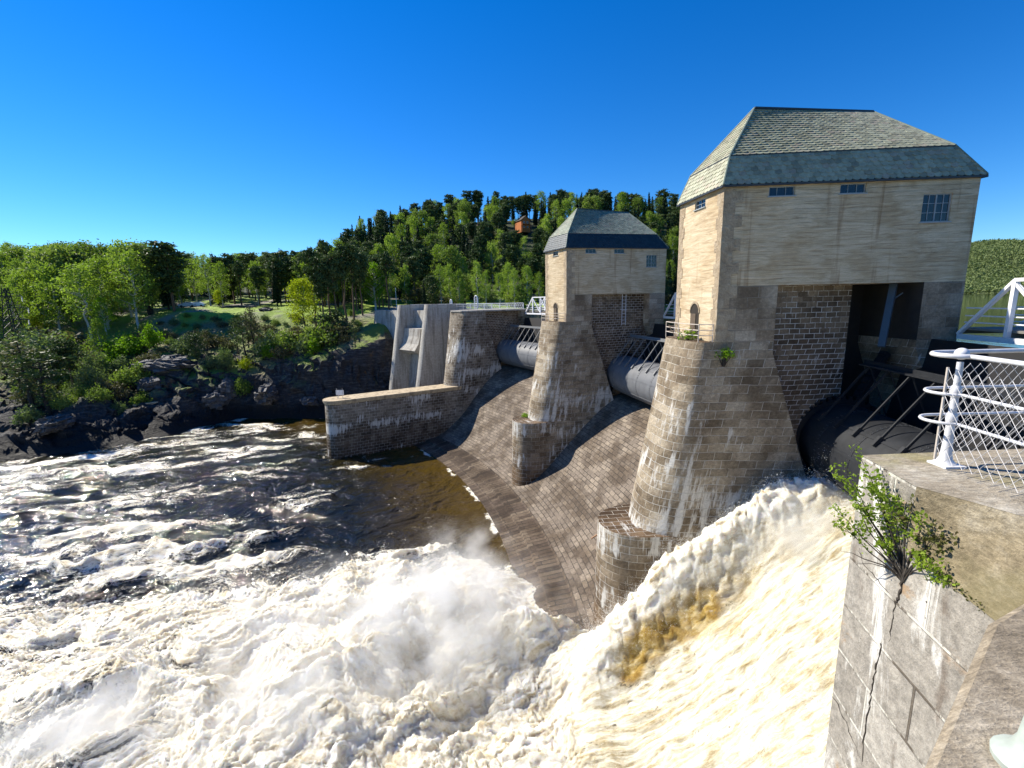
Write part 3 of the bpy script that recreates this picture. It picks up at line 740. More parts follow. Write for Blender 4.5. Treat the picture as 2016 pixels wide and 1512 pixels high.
# --- roller gates
def make_gate(i0, i1, z, label, mat, s0=0.0, s1=0.0, beam_mat=None):
    P = to_world(i1, 8.1, -2.0, z, s1); Q = to_world(i0, 8.1, 2.0, z, s0)     # from the far pier to the near one
    mid = (P+Q)/2; d = (Q-P); L = d.length; an = math.atan2(d.y, d.x)
    g = empty('roller_gate', mid, an, label, 'sluice gate', 'steel roller gates between the piers')
    # local: x along the drum, y to the left of it = upstream (checked by the cross product)
    R = 2.25; mb = MB(); prof = []
    nseg = 56
    xs = [-L/2, -L/2+0.02, -L/2+0.25]+[-L/2+L*k/7 for k in range(1, 7)]+[L/2-0.25, L/2-0.02, L/2]
    def drum(mb, x0, x1, r):
        vs = []; fs = []
        for x in (x0, x1):
            for k in range(nseg): t = 2*math.pi*k/nseg; vs.append((x, r*math.cos(t), r*math.sin(t)))
        for k in range(nseg): fs.append((k, (k+1) % nseg, nseg+(k+1) % nseg, nseg+k))
        fs.append(tuple(range(nseg))[::-1]); fs.append(tuple(range(nseg, 2*nseg))); mb.add(vs, fs)
    drum(mb, -L/2, L/2, R)
    dr = mb.build('drum', mat, g, smooth=40)
    sb = MB()
    for k in range(1, 9):
        x = -L/2+L*k/9; drum(sb, x-0.10, x+0.10, R+0.018)
    for t0 in (20, 75, 130, 165, 215, 260, 310, 345):
        t = t0*D2R; y, zz = (R+0.02)*math.cos(t), (R+0.02)*math.sin(t)
        sb.bar((-L/2, y, zz), (L/2, y, zz), 0.16, 0.03, up=(0, math.cos(t), math.sin(t)))
    sb.build('seam_bands', mat, dr, smooth=40)
    rv = MB(); 
    for k in range(1, 9):
        x0 = -L/2+L*k/9
        for dx in (-0.06, 0.06):
            for q in range(64):
                t = 2*math.pi*q/64; c = (x0+dx, (R+0.022)*math.cos(t), (R+0.022)*math.sin(t)); rv.box(c, (0.018, 0.018, 0.018))
    rv.build('rivets', M['rivet'], dr)
    # sealing lip under the drum on the upstream side, and gear rims at both ends
    lip = MB(); lip.add([( -L/2, 1.6, -1.55), (L/2, 1.6, -1.55), (L/2, 2.9, -2.75), (-L/2, 2.9, -2.75), (-L/2, 2.35, -0.2), (L/2, 2.35, -0.2), (L/2, 3.1, -2.7), (-L/2, 3.1, -2.7)], [(0,1,2,3), (4,5,6,7), (0,4,7,3), (1,5,6,2), (2,3,7,6)])
    lip.build('sealing_shield', M['steel_black'], g)
    for sgn in (-1, 1):
        gm = MB(); x = sgn*(L/2-0.9); drum(gm, x-0.22, x+0.22, R+0.28)
        for q in range(44):
            t = 2*math.pi*q/44; gm.box((x, (R+0.36)*math.cos(t), (R+0.36)*math.sin(t)), (0.20, 0.09, 0.09), (Vector((1,0,0)), Vector((0, math.cos(t), math.sin(t))), Vector((0, -math.sin(t), math.cos(t)))))
        gm.build('gear_rim', M['steel_black'], g, smooth=40)
    # raking struts that carry a walkway beam above the drum
    bt = MB()
    n = 15; zb = 4.55; yb = 0.55
    for k in range(n):
        x = -L/2+2.0+(L-4.0)*k/(n-1); sm = MB()
        sm.bar((x, -1.62, 1.62), (x, yb, zb+0.0), 0.075, 0.11); sm.box((x, -1.60, 1.72), (0.10, 0.10, 0.26), (Vector((1,0,0)), Vector((0,-0.8,0.6)), Vector((0,0.6,0.8))))
        sm.bar((x, yb+0.1, zb), (x, 2.3, 0.6), 0.06, 0.06)
        sm.build('strut', beam_mat or M['steel_dark'], g)
    bt.bar((-L/2+1.4, yb, zb+0.1), (L/2-1.4, yb, zb+0.1), 0.30, 0.09); bt.bar((-L/2+1.4, yb+0.15, zb+0.25), (L/2-1.4, yb+0.15, zb+0.25), 0.05, 0.22)
    bt.build('walkway_beam', beam_mat or M['steel_dark'], g)
    sc2 = MB(); sc2.add([(-L/2+0.6, 2.5, 0.4), (L/2+1.5, 2.5, 0.4), (L/2+1.5, 3.6, 6.1), (-L/2+0.6, 3.6, 6.1), (-L/2+0.6, 2.6, 0.4), (L/2+1.5, 2.6, 0.4), (L/2+1.5, 3.7, 6.1), (-L/2+0.6, 3.7, 6.1)], [(0,1,2,3), (4,5,6,7), (0,1,5,4), (2,3,7,6), (0,3,7,4), (1,2,6,5)])
    sc2.build('upper_shield', M['steel_black'], g)
    return g
M['rivet'] = flat('rivet_heads', (0.10,0.105,0.11), 0.4, 0.3, 0.3, 20)
make_gate(0, 1, 14.9, 'dark riveted roller gate beside the near tower, with black raking struts', M['steel_dark'])
M['strut_grey'] = flat('grey_strut_paint', (0.16,0.165,0.17), 0.6, 0, 0.3, 4)
make_gate(1, 2, 14.3, 'grey roller gate partly hidden between the two towers', M['steel_grey'], beam_mat=M['strut_grey'])
make_gate(2, 3, 14.3, 'grey roller gate between the far tower and the pier without a tower', M['steel_grey'], 0.0, SH3, beam_mat=M['strut_grey'])
# toothed racks (inclined ladders) on which the rollers climb, in the side recesses
for (i, sd, sh) in ((1, -1, 0), (1, 1, 0), (2, -1, 0), (2, 1, 0), (3, -1, SH3)):
    rk = MB(); p = to_world(i, 5.1, sd*3.0, 10.8, sh); q = to_world(i, 10.2, sd*3.0, 20.0, sh); d = (q-p).normalized()
    rk.bar(p, q, 0.5, 0.25)
    for k in range(24): c = p+(q-p)*(k/23); rk.box(c, (0.12, 0.18, 0.22), (d, d.cross(Vector((0,0,1))).normalized(), d.cross(Vector((0,0,1))).normalized().cross(d)))
    r_ = rk.build('toothed_rack', M['steel_black'])
    side = {(1,-1):'camera side of the near tower',(1,1):'hidden side of the near tower',(2,-1):'camera side of the far tower',(2,1):'hidden side of the far tower',(3,-1):'side of the pier without a tower'}[(i, sd)]
    tag(r_, 'inclined toothed steel rack on the '+side, 'gate rack', 'toothed racks in the pier recesses')

# --- steel truss footbridges between the piers
def make_truss(P, Q, label, mat):
    """P -> Q along the downstream chord at deck bottom level"""
    P = Vector(P); Q = Vector(Q); d = Q-P; L = d.length; an = math.atan2(d.y, d.x)
    g = empty('footbridge', P, an, label, 'footbridge', 'white steel truss footbridges between the piers')
    W = 2.6; H = 2.85; n = max(6, int(round(L/2.55))); pw = L/n
    for sd, yy in ((0, 0.0), (1, W)):
        t = MB()
        t.bar((0, yy, 0.0), (L, yy, 0.0), 0.16, 0.26); t.bar((pw, yy, H), (L-pw, yy, H), 0.22, 0.16)
        t.bar((0, yy, 0.12), (pw, yy, H), 0.20, 0.14); t.bar((L, yy, 0.12), (L-pw, yy, H), 0.20, 0.14)
        for k in range(1, n): t.bar((k*pw, yy, 0.13), (k*pw, yy, H-0.08), 0.20, 0.18)
        for k in range(1, n-1):
            a, b = (k*pw, (k+1)*pw) if k < n/2 else ((k+1)*pw, k*pw)
            for o_ in (-0.05, 0.05): t.bar((a, yy+o_, H-0.15), (b, yy+o_, 0.15), 0.05, 0.13)
        t.build('truss', mat, g)
    dk = MB(); dk.box((L/2, W/2, 0.42), (L/2, W/2-0.12, 0.06))
    for k in range(n+1): dk.bar((k*pw, 0.1, 0.25), (k*pw, W-0.1, 0.25), 0.14, 0.22)
    dk.build('deck', M['deck'], g)
    rl = MB()
    for yy in (0.14, W-0.14):
        for hh in (0.75, 1.10, 1.50): rl.tube([(0.1, yy, hh), (L-0.1, yy, hh)], 0.035, 6)
    rl.build('handrail', mat, g)
    return g
M['deck'] = flat('bridge_deck', (0.17,0.16,0.14), 0.9, 0, 0.2, 2)
ZB = 21.15
make_truss(to_world(1, 12.3, -5.1, ZB), to_world(0, 13.0, 5.0, ZB), 'nearest white truss footbridge, at the right edge beside the large tower', M['white_paint'])
make_truss(to_world(2, 12.3, -5.05, ZB), to_world(1, 12.3, 5.0, ZB), 'white truss footbridge glimpsed between the two towers', M['white_paint'])
make_truss(to_world(3, 11.0, -5.1, ZB, SH3), to_world(2, 11.5, 5.0, ZB), 'white truss footbridge joining the far tower to the pier without a tower', M['white_paint'])
# ------------------------------------------------------------------ concrete dam section beyond the third pier (frame of pier 3, unshifted)
loc0, an0 = pier_frame(3)
dam = empty('concrete_dam', to_world(3, 10.5, 12, 0, SD), an0, 'grey concrete dam wall between the stone pier and the rocky bank', 'dam wall')
def dl(a, b): return (a-10.5, b-12.0)
mb = MB()
def prof_x(z, at, ab): return at+(ab-at)*(21.9-z)/24.4
# main wall, sloping face
q = [(11.8, 3.0), (11.8, 36.0), (5.4, 36.0), (5.4, 9.6), (8.6, 9.6), (8.6, 3.0)]
top = [dl(a, b) for a, b in q]; bot = [dl(a, b) for a, b in [(11.8, 3.0), (11.8, 36.0), (1.9, 36.0), (1.9, 9.6), (6.4, 9.6), (6.4, 3.0)]]
mb.add([(x, y, -2.5) for x, y in bot]+[(x, y, 21.9) for x, y in top], [(5,4,3,2,1,0), (6,7,8,9,10,11)]+[(i, (i+1) % 6, 6+(i+1) % 6, 6+i) for i in range(6)])
mb.build('wall', M['plain_conc'], dam)
mb = MB()   # spillway lip between the two buttresses
V = []; P = [(5.6, 18.5), (2.9, 18.4), (2.7, 16.9), (2.2, 15.4), (1.3, 14.2), (2.0, 13.6), (3.2, 13.3), (5.0, 13.2)]
n = len(P); vs = [(*dl(a, 12.6), z) for a, z in P]+[(*dl(a, 18.7), z) for a, z in P]
mb.add(vs, [tuple(range(n))[::-1], tuple(range(n, 2*n))]+[(i, (i+1) % n, n+(i+1) % n, n+i) for i in range(n)])
mb.build('spillway_lip', M['plain_conc'], dam)
# the lip sits between the two buttresses
def buttress(b0, w, label):
    o = empty('dam_buttress', to_world(3, 4, b0, 0, SD), an0, label, 'buttress', 'leaning concrete buttresses')
    mb = MB(); n = 9; V = []; secs = []
    for k in range(n):
        z = -2.5+(23.1+2.5)*k/(n-1); a = 2.5-0.19*(23.1-z); r = 0.35
        sec = [(11.5, w/2), (a+r, w/2), (a+0.1, w/2-0.1), (a, w/2-r), (a, -w/2+r), (a+0.1, -w/2+0.1), (a+r, -w/2), (11.5, -w/2)]
        secs.append([(x-4, y, z) for x, y in sec])
    m_ = len(secs[0]); vs = [p for s in secs for p in s]; fs = []
    for i in range(n-1):
        for k in range(m_): fs.append((i*m_+k, i*m_+(k+1) % m_, (i+1)*m_+(k+1) % m_, (i+1)*m_+k))
    fs += [tuple(range(m_))[::-1], tuple((n-1)*m_+k for k in range(m_))]
    mb.add(vs, fs); mb.build('buttress_wall', M['plain_conc'], o, smooth=40); return o
buttress(9.6, 1.5, 'leaning concrete buttress next to the stone pier')
buttress(19.6, 1.5, 'leaning concrete buttress furthest left, against the dark rock')
# walkway railing along the crest
def lattice_rail(name, P, Q, label, mat, h=1.05, post=1.9, cell=0.45, z0=0.0, lat=True):
    P = Vector(P); Q = Vector(Q); d = Q-P; L = d.length; g = empty(name, P, math.atan2(d.y, d.x), label, 'railing', 'railings along the dam crest')
    r = MB()
    for zz, w in ((h, 0.09), (h*0.62, 0.05), (0.12, 0.06)): r.bar((0, 0, zz), (L, 0, zz), w, w)
    r.build('rail', mat, g)
    n = int(L/post)
    for k in range(n+1): pm = MB(); pm.bar((L*k/n, 0, 0), (L*k/n, 0, h), 0.08, 0.08); pm.build('post', mat, g)
    if lat:
        lm = MB(); c = int(L/cell)
        for k in range(c):
            x0 = L*k/c; x1 = L*(k+1)/c
            lm.bar((x0, 0.0, 0.12), (x1, 0.0, h*0.98), 0.03, 0.03); lm.bar((x0, 0.03, h*0.98), (x1, 0.03, 0.12), 0.03, 0.03)
        lm.build('lattice', mat, g)
    return g
lattice_rail('crest_railing', to_world(3, 11.5, 30, 22.0, SD), to_world(3, 12.0, -3.5, 22.0, SH3), 'white lattice railing along the upstream edge of the dam crest', M['white_paint'])
lattice_rail('crest_railing', to_world(3, 8.7, 18.6, 21.95, SD), to_world(3, 8.9, -1.8, 22.0, SD), 'plain grey rail along the downstream edge of the dam crest', M['galv'], lat=False)
for (b, nm) in ((13.4, 'left'), (5.2, 'right')):
    la = empty('ladder_arch', to_world(3, 11.0, b, 22.0, SD), an0+math.pi/2, 'white arched ladder top on the dam crest, '+('the smaller one on the left' if nm == 'left' else 'the bigger one nearer the stone pier'), 'ladder', None)
    s_ = 0.75 if nm == 'left' else 1.0; mm = MB()
    for o_ in (0.0, -0.12):
        mm.tube([(-0.42*s_, o_, 0), (-0.42*s_, o_, 2.0*s_)]+[(-0.42*s_*math.cos(math.pi*k/8), o_, (2.0+0.62*math.sin(math.pi*k/8))*s_) for k in range(1, 8)]+[(0.42*s_, o_, 2.0*s_), (0.42*s_, o_, 0)], 0.07, 6)
    mm.build('arch_frame', M['white_paint'], la); mm = MB()
    for k in range(5): mm.bar((-0.42*s_, -0.06, 0.3+0.42*k*s_), (0.42*s_, -0.06, 0.3+0.42*k*s_), 0.06, 0.06)
    mm.build('rung', M['white_paint'], la)
for (b, h_) in ((27.0, 6.0), (24.0, 3.2)):
    pass

# ------------------------------------------------------------------ abutment wall under the camera
k_ = NT('stained_abutment_granite'); v_ = k_.co('Object')
jt = k_.n('ShaderNodeTexBrick', Vector=k_.co('UV'), Scale=1.0); jt.offset = 0.5
for nm_, vv in (('Color1', (0,0,0,1)), ('Color2', (1,1,1,1)), ('Mortar', (0.5,0.5,0.5,1))): jt.inputs[nm_].default_value = vv
for nm_, vv in (('Mortar Size', 0.016), ('Mortar Smooth', 0.3), ('Brick Width', 1.15), ('Row Height', 0.56)): jt.inputs[nm_].default_value = vv
na_ = k_.noise(v_, 1.6, 7, 0.65, 0.5); nb_ = k_.noise(v_, 9.0, 6, 0.7); nc_ = k_.noise(k_.co('Object', (2.2,2.2,0.5)), 1.0, 6, 0.7, 0.6); nd_ = k_.noise(v_, 60, 4, 0.75)
c_ = k_.mix(jt.outputs['Color'], (0.27,0.245,0.21), (0.40,0.37,0.325)); c_ = k_.mix(0.8, c_, k_.ramp(nb_, [(0.28, 0.45), (0.5, 0.9), (0.72, 1.35)]), 'MULTIPLY')
c_ = k_.mix(k_.mr(nc_, 0.50, 0.62), c_, (0.66,0.64,0.60)); c_ = k_.mix(k_.mr(na_, 0.60, 0.70, 0, 0.7), c_, (0.34,0.21,0.10))
c_ = k_.mix(k_.mr(k_.noise(k_.co('Object', (1,1,0.4), (7,2,1)), 1.8, 5, 0.7), 0.58, 0.68, 0, 0.8), c_, (0.16,0.13,0.105))
c_ = k_.mix(k_.math('MULTIPLY', jt.outputs['Fac'], 0.85), c_, k_.mix(k_.mr(nc_, 0.40, 0.52), (0.10,0.08,0.06), (0.62,0.59,0.52))); c_ = k_.mix(0.35, c_, k_.ramp(nd_, [(0.3, 0.5), (0.7, 1.35)]), 'MULTIPLY')
sp_ = k_.mr(k_.n('ShaderNodeTexVoronoi', Vector=v_, Scale=9.0).outputs[0], 0.05, 0.12, 1, 0)
c_ = k_.mix(k_.math('MULTIPLY', sp_, k_.mr(na_, 0.52, 0.58)), c_, (0.05,0.04,0.035))
k_.set('Base Color', c_); k_.set('Roughness', 0.88); k_.set('Specular IOR Level', 0.2)
h_ = k_.math('SUBTRACT', k_.math('ADD', k_.math('MULTIPLY', nb_, 0.8), k_.math('ADD', na_, k_.math('MULTIPLY', nd_, 0.12))), k_.math('MULTIPLY', jt.outputs['Fac'], 0.9)); k_.set('Normal', k_.bump(h_, 0.035)); M['abut'] = k_.m
def cap_mat(name, a, b, c, streak, moss=(0.24,0.21,0.07)):
    k = NT(name); v = k.co('Object'); n1 = k.noise(v, 3.0, 7, 0.68); n2 = k.noise(k.co('Object', streak), 1.0, 5, 0.75); n3 = k.noise(v, 70, 5, 0.8); n4 = k.noise(v, 0.9, 4)
    cc = k.ramp(n1, [(0.3, a), (0.5, b), (0.72, c)]); cc = k.mix(0.75, cc, k.ramp(n2, [(0.3, 0.42), (0.5, 0.9), (0.7, 1.5)]), 'MULTIPLY'); cc = k.mix(0.55, cc, k.ramp(n3, [(0.3, 0.45), (0.7, 1.5)]), 'MULTIPLY')
    cc = k.mix(k.mr(n4, 0.5, 0.62, 0, 0.55), cc, moss)
    k.set('Base Color', cc); k.set('Roughness', 0.92); k.set('Specular IOR Level', 0.15); k.set('Normal', k.bump(k.math('ADD', k.math('ADD', n1, n2), k.math('MULTIPLY', n3, 0.35)), 0.018)); return k.m
M['cap_gold'] = cap_mat('weathered_sloping_cap', (0.15,0.12,0.075), (0.25,0.205,0.13), (0.40,0.35,0.26), (30,12,34), (0.16,0.14,0.07))
M['cap_top'] = cap_mat('deck_concrete', (0.24,0.20,0.145), (0.36,0.31,0.235), (0.50,0.46,0.38), (9,30,10))
M['cap_near'] = cap_mat('near_coping_concrete', (0.19,0.155,0.11), (0.33,0.275,0.20), (0.50,0.44,0.35), (14,40,20), (0.16,0.13,0.07))
ab = empty('abutment_wall', (3.6, 4.5, 0), 0, 'stained granite wall with overgrown sloping cap in the lower right corner', 'stone wall')
O = Vector((3.6, 4.5, 0))
mb = MB()
def vwall(mb, pts, z0, z1, batter=0.0):
    u = 0.0
    for i in range(len(pts)-1):
        p, q = pts[i], pts[i+1]; L = math.dist(p, q); n = max(1, int(L/0.6))
        mb.add([(p[0]-O.x, p[1]-O.y, z0), (q[0]-O.x, q[1]-O.y, z0), (q[0]-O.x, q[1]-O.y, z1), (p[0]-O.x, p[1]-O.y, z1)], [(0,1,2,3)], [(u, z0), (u+L, z0), (u+L, z1), (u, z1)]); u += L
plan = [(22, 5.5), (3.60, 4.50), (3.46, 3.70), (3.30, 2.60), (3.0, 0.6), (2.6, -3.0)]
vwall(mb, plan, -2.5, 21.25)
vwall(mb, [(22, 5.5), (3.60, 4.50), (3.462, 3.70)], 21.25, 21.86)
mb.build('wall_face', M['abut'], ab)
mb = MB()
# deck (flat top) with its slightly raised rim stones
def lo(p): return (p[0]-O.x, p[1]-O.y, p[2])
mb.add([lo(p) for p in [(3.60,4.50,21.86), (3.462,3.70,21.86), (3.82,3.0,21.86), (4.5,1.6,21.86), (9,-4,21.86), (30,-6,21.86), (30,5.9,21.86), (22,5.5,21.86)]], [tuple(range(8))])
mb.build('deck', M['cap_top'], ab)
mb = MB()
N = 10; V = []; F = []
for i in range(N+1):
    t = i/N
    for j in range(7):
        s = j/6; top = Vector((3.462+0.36*1.6*t, 3.70-0.70*1.6*t, 21.858)); bot = Vector((3.455-0.155*t*1.1, 3.705-1.10*t, 21.25))
        p = bot+(top-bot)*s; p.z += 0.05*math.sin(s*math.pi); V.append(lo(p))
for i in range(N):
    for j in range(6): F.append((i*7+j, i*7+j+1, (i+1)*7+j+1, (i+1)*7+j))
mb.add(V, F); mb.build('sloping_cap', M['cap_gold'], ab, smooth=180)
nc = empty('parapet_coping', (2.34, 2.01, 21.4), 0, 'rough brown coping stone closest to the viewer at the bottom right corner', 'coping stone')
mb = MB()
A = [(2.34,2.01), (0.45,0.61), (0.1,-1.5), (5.5,-2.5), (5.2,1.4), (3.05,2.32)]
pl = [(x-2.34, y-2.01) for x, y in A][::-1]
n = len(pl); ins = []
cx = sum(p[0] for p in pl)/n; cy = sum(p[1] for p in pl)/n
for p in pl:
    d = Vector((cx-p[0], cy-p[1])).normalized()*0.035; ins.append((p[0]+d.x, p[1]+d.y))
vs = [(x, y, -1.6) for x, y in pl]+[(x, y, 0.47) for x, y in pl]+[(x, y, 0.50) for x, y in ins]
mb.add(vs, [(i, (i+1) % n, n+(i+1) % n, n+i) for i in range(n)]+[(n+i, n+(i+1) % n, 2*n+(i+1) % n, 2*n+i) for i in range(n)]+[tuple(range(2*n, 3*n))])
mb.build('coping_block', M['cap_near'], nc)
M['wire'] = flat('white_wire', (0.55,0.53,0.52), 0.5, 0, 0.2, 30)
M['fence_paint'] = flat('chipped_white_paint', (0.56,0.56,0.58), 0.45, 0, 0.32, 14)
# white fence with looped tube rails, ball-topped post and chain link
def near_fence():
    g = empty('safety_fence', (4.16, 4.19, 21.86), 0, 'white tube railing with ball topped post and chain link mesh on the near wall', 'fence')
    o = Vector((4.16, 4.19, 21.86))
    ps = MB()
    ps.lathe([(0.0, -0.0), (0.095, 0.0), (0.095, 0.02), (0.075, 0.035), (0.055, 0.06), (0.044, 0.12), (0.036, 0.30), (0.031, 0.55), (0.027, 0.80), (0.025, 1.0)], (0,0,0), 20)
    for zz in (0.46, 0.72): ps.lathe([(0.030, zz-0.06), (0.040, zz-0.04), (0.045, zz), (0.040, zz+0.04), (0.030, zz+0.06)], (0,0,0), 20)
    ps.lathe([(0.001, 1.019)]+[(0.056*math.sin(math.pi*k/10), 1.075-0.056*math.cos(math.pi*k/10)) for k in range(1, 10)]+[(0.001, 1.131)], (0,0,0), 20)
    ps.box((0.0, -0.02, 0.010), (0.10, 0.10, 0.010)); ps.build('post', M['fence_paint'], g, smooth=35)
    dn = Vector((-0.37, -0.93, 0)).normalized()
    for nm, zz, r, ext in (('top_rail', 1.07, 0.021, 0.0), ('middle_rail', 0.72, 0.0145, 0.02), ('lower_rail', 0.45, 0.0145, 0.03)):
        c = Vector((0.0-ext, 0.0, zz)); R = 0.19; pts = [Vector((3.5, 0.20+0.02, zz)), Vector((0.6, 0.20, zz))]
        for k in range(13):
            a = math.pi/2+math.pi*k/12*0.88; pts.append(c+Vector((R*math.cos(a)*1.1, R*math.sin(a), 0)))
        last = pts[-1]
        for k in range(1, 8): pts.append(last+Vector((-0.08*k*0.33, -0.94*k*0.33, 0)))
        tb = MB(); tb.tube(pts, r, 12); tb.build(nm, M['fence_paint'], g, smooth=60)
    # chain link hung from a rusty rod
    base = Vector((-0.20, -0.10, 0.0)); dv = Vector((-0.08, -0.94, 0)).normalized()
    rod = MB(); rod.tube([base+Vector((0.015, 0.02, 0.965)), base+Vector((0, 0, 0.10))], 0.011, 8); rod.build('mesh_rod', M['rust_rail'], g)
    def chainlink(base, dv, L, z0, z1, name, cell=0.098, r=0.0026):
        w = MB(); nrm = dv.cross(Vector((0,0,1))).normalized(); H = z1-z0; n = int(L/cell)
        def P(x, z, k): 
            sag = 0.012*math.sin(x*3.1)*((z-z0)/H)
            return base+dv*x+Vector((0,0,z-sag))+nrm*(0.003*k)
        m_ = int(H/cell/1.15)
        cz = H/m_
        for i in range(-m_, n):
            pts = []; 
            for j in range(m_+1):
                x = (i+j)*cell; 
                if 0 <= x <= L: pts.append(P(x, z0+j*cz, (1 if j % 2 else -1)))
            if len(pts) > 1: w.tube(pts, r, 4)
            pts = []
            for j in range(m_+1):
                x = (i+m_-j)*cell
                if 0 <= x <= L: pts.append(P(x, z0+j*cz, (-1 if j % 2 else 1)))
            if len(pts) > 1: w.tube(pts, r, 4)
        w.build(name, M['wire'], g)
    chainlink(base, dv, 2.1, 0.10, 0.955, 'chain_link')
    chainlink(Vector((0.22, 0.22, 0)), Vector((1, 0.0, 0)), 2.4, 0.10, 0.955, 'chain_link')
    return g
near_fence()
_pp = atz(2030, 1510, 21.9)
np_ = empty('railing_post', (_pp[0], _pp[1], 21.9), 0, 'pale painted railing post foot cut off at the bottom right corner', 'post')
ps = MB(); ps.lathe([(0.001, 0.0), (0.100, 0.0), (0.102, 0.02), (0.092, 0.032), (0.062, 0.055), (0.045, 0.10), (0.036, 0.2), (0.030, 0.4), (0.026, 0.8)], (0,0,0), 20); ps.build('post_foot', M['pale'] if 'pale' in M else flat('pale_green_paint', (0.34,0.38,0.34), 0.5, 0, 0.35, 16), np_, smooth=40)
# ------------------------------------------------------------------ terrain of the far bank: columns by bearing, rows by distance
def zat(px, py, Y): return float(aty(px, py, Y)[2])
COLS = {
 -900: [(60,0.0,'z'),(66,6,'z'),(80,9,'z'),(110,14,'z'),(160,26,'z'),(240,36,'z'),(420,44,'z'),(900,50,'z')],
 -300: [(64,0.0,'z'),(70,5,'z'),(80,8,'z'),(110,12,'z'),(140,22,'z'),(200,36,'z'),(420,50,'z'),(900,50,'z')],
 0:   [(70.3,0,'z'),(73,860),(79,825),(90,778),(104,722),(118,680),(135,630),(160,592),(200,562),(280,542),(900,560)],
 120: [(73,0,'z'),(76,850),(81,810),(90,778),(104,725),(116,672),(132,628),(160,592),(210,565),(280,550),(900,560)],
 200: [(76,0,'z'),(79,845),(84,803),(92,772),(103,722),(113,660),(128,620),(160,592),(210,568),(300,552),(900,560)],
 255: [(79,0,'z'),(83,832),(88,792),(94,760),(102,712),(110,672),(124,625),(150,602),(200,580),(300,560),(900,560)],
 310: [(82,0,'z'),(86,814),(90,777),(95,728),(101,692),(109,672),(120,625),(132,606),(160,600),(220,575),(320,560),(900,560)],
 380: [(88,0,'z'),(90,802),(93,757),(98,720),(104,692),(112,654),(120,616),(128,605),(150,602),(210,578),(320,562),(900,560)],
 450: [(93.6,0,'z'),(95,785),(98,738),(102,702),(107,680),(114,650),(121,616),(129,606),(152,601),(210,578),(320,562),(900,560)],
 550: [(93,0,'z'),(94.5,770),(97,722),(100,698),(106,676),(113,648),(121,615),(129,606),(152,600),(210,575),(320,552),(900,560)],
 640: [(92.5,0,'z'),(94.3,765),(96,706),(101,683),(107,660),(114,640),(122,615),(132,606),(155,597),(200,572),(260,548),(900,560)],
 700: [(93,0,'z'),(94.6,765),(96.5,690),(101,660),(107,646),(115,626),(125,610),(140,602),(160,590),(200,556),(250,520),(310,500),(900,520)],
 760: [(94,0,'z'),(96,750),(98,665),(104,640),(112,632),(122,616),(134,606),(150,598),(175,580),(210,540),(260,490),(310,468),(900,510)],
 850: [(100,3,'z'),(103,760),(107,680),(112,640),(120,620),(132,607),(148,598),(170,582),(210,530),(255,475),(300,450),(900,500)],
 950: [(118,10,'z'),(124,700),(130,640),(138,612),(150,601),(168,587),(190,556),(225,505),(270,455),(310,436),(900,500)],
 1070:[(136,12,'z'),(142,650),(150,610),(164,597),(185,573),(210,530),(240,485),(275,444),(305,430),(900,500)],
 1200:[(146,12,'z'),(156,630),(166,600),(182,583),(202,550),(232,500),(262,455),(292,435),(325,428),(900,500)],
 1340:[(160,10,'z'),(170,615),(180,596),(198,573),(225,530),(255,487),(290,452),(320,444),(900,520)],
 1480:[(190,8,'z'),(210,600),(230,585),(260,555),(300,510),(340,490),(900,530)],
 1650:[(420,8,'z'),(500,580),(600,560),(900,540)],
}
PXS = sorted(COLS)
def col_prof(px):
    ys = []; zs = []
    for e in COLS[px]:
        ys.append(e[0]); zs.append(e[1] if len(e) == 3 else zat(px, e[1], e[0]))
    return np.array(ys), np.array(zs)
PROF = {p: col_prof(p) for p in PXS}
def terr_raw(q, y):
    """height at bearing q=x/y and distance y, by blending neighbouring columns in shore-relative distance"""
    q = np.asarray(q, float); y = np.asarray(y, float); px = 1008+F_PX*q*1.0
    out = np.full(px.shape, -4.0)
    qs = np.array(PXS, float)
    i = np.clip(np.searchsorted(qs, px)-1, 0, len(qs)-2); t = np.clip((px-qs[i])/(qs[i+1]-qs[i]), 0, 1)
    for k in range(len(qs)-1):
        m = (i == k)
        if not m.any(): continue
        ya, za = PROF[PXS[k]]; yb, zb = PROF[PXS[k+1]]; tt = t[m]; ym = y[m]
        s0 = ya[0]*(1-tt)+yb[0]*tt; e = ym-s0
        # blend profiles in offset space, fading to absolute distance further in
        wgt = np.clip(e/60, 0, 1)
        da = (e+ya[0])*(1-wgt)+ym*wgt; db = (e+yb[0])*(1-wgt)+ym*wgt
        h = np.interp(da, ya, za)*(1-tt)+np.interp(db, yb, zb)*tt
        h = np.where(e < 0, np.maximum(-4.0, e*2.5), h)
        out[m] = h
    return out
def terrain_h(x, y):
    x = np.asarray(x, float); y = np.asarray(y, float)
    h = terr_raw(x/y, y)
    e = sst(0.2, 2.5, h); far = sst(9.5, 16, h)
    wx = x+2.0*pn(x/7, y/7, 3); wy = y+2.0*pn(x/7, y/7, 5)
    rock = e*(1-0.93*far)
    r1 = (np.abs(pn(wx/6.5, wy/4.0, 21))-0.22)*2.6; r2 = (np.abs(pn(wx/2.4, wy/1.6, 22))-0.25)*1.2; r3 = (np.abs(pn(wx/0.9, wy/0.7, 23))-0.25)*0.5
    h = h+rock*(r1+r2+r3)*np.where(h < 2.5, 0.85, 1.0)
    st = h*0.8+pn(x/9, y/9, 31)*0.8+x*0.04; h = h+rock*0.55*(np.floor(st)+sst(0.3, 0.85, st-np.floor(st))-st)
    return h+far*(0.6*fbm(x/14, y/14, 3, 41)+0.25*pn(x/3, y/3, 42))
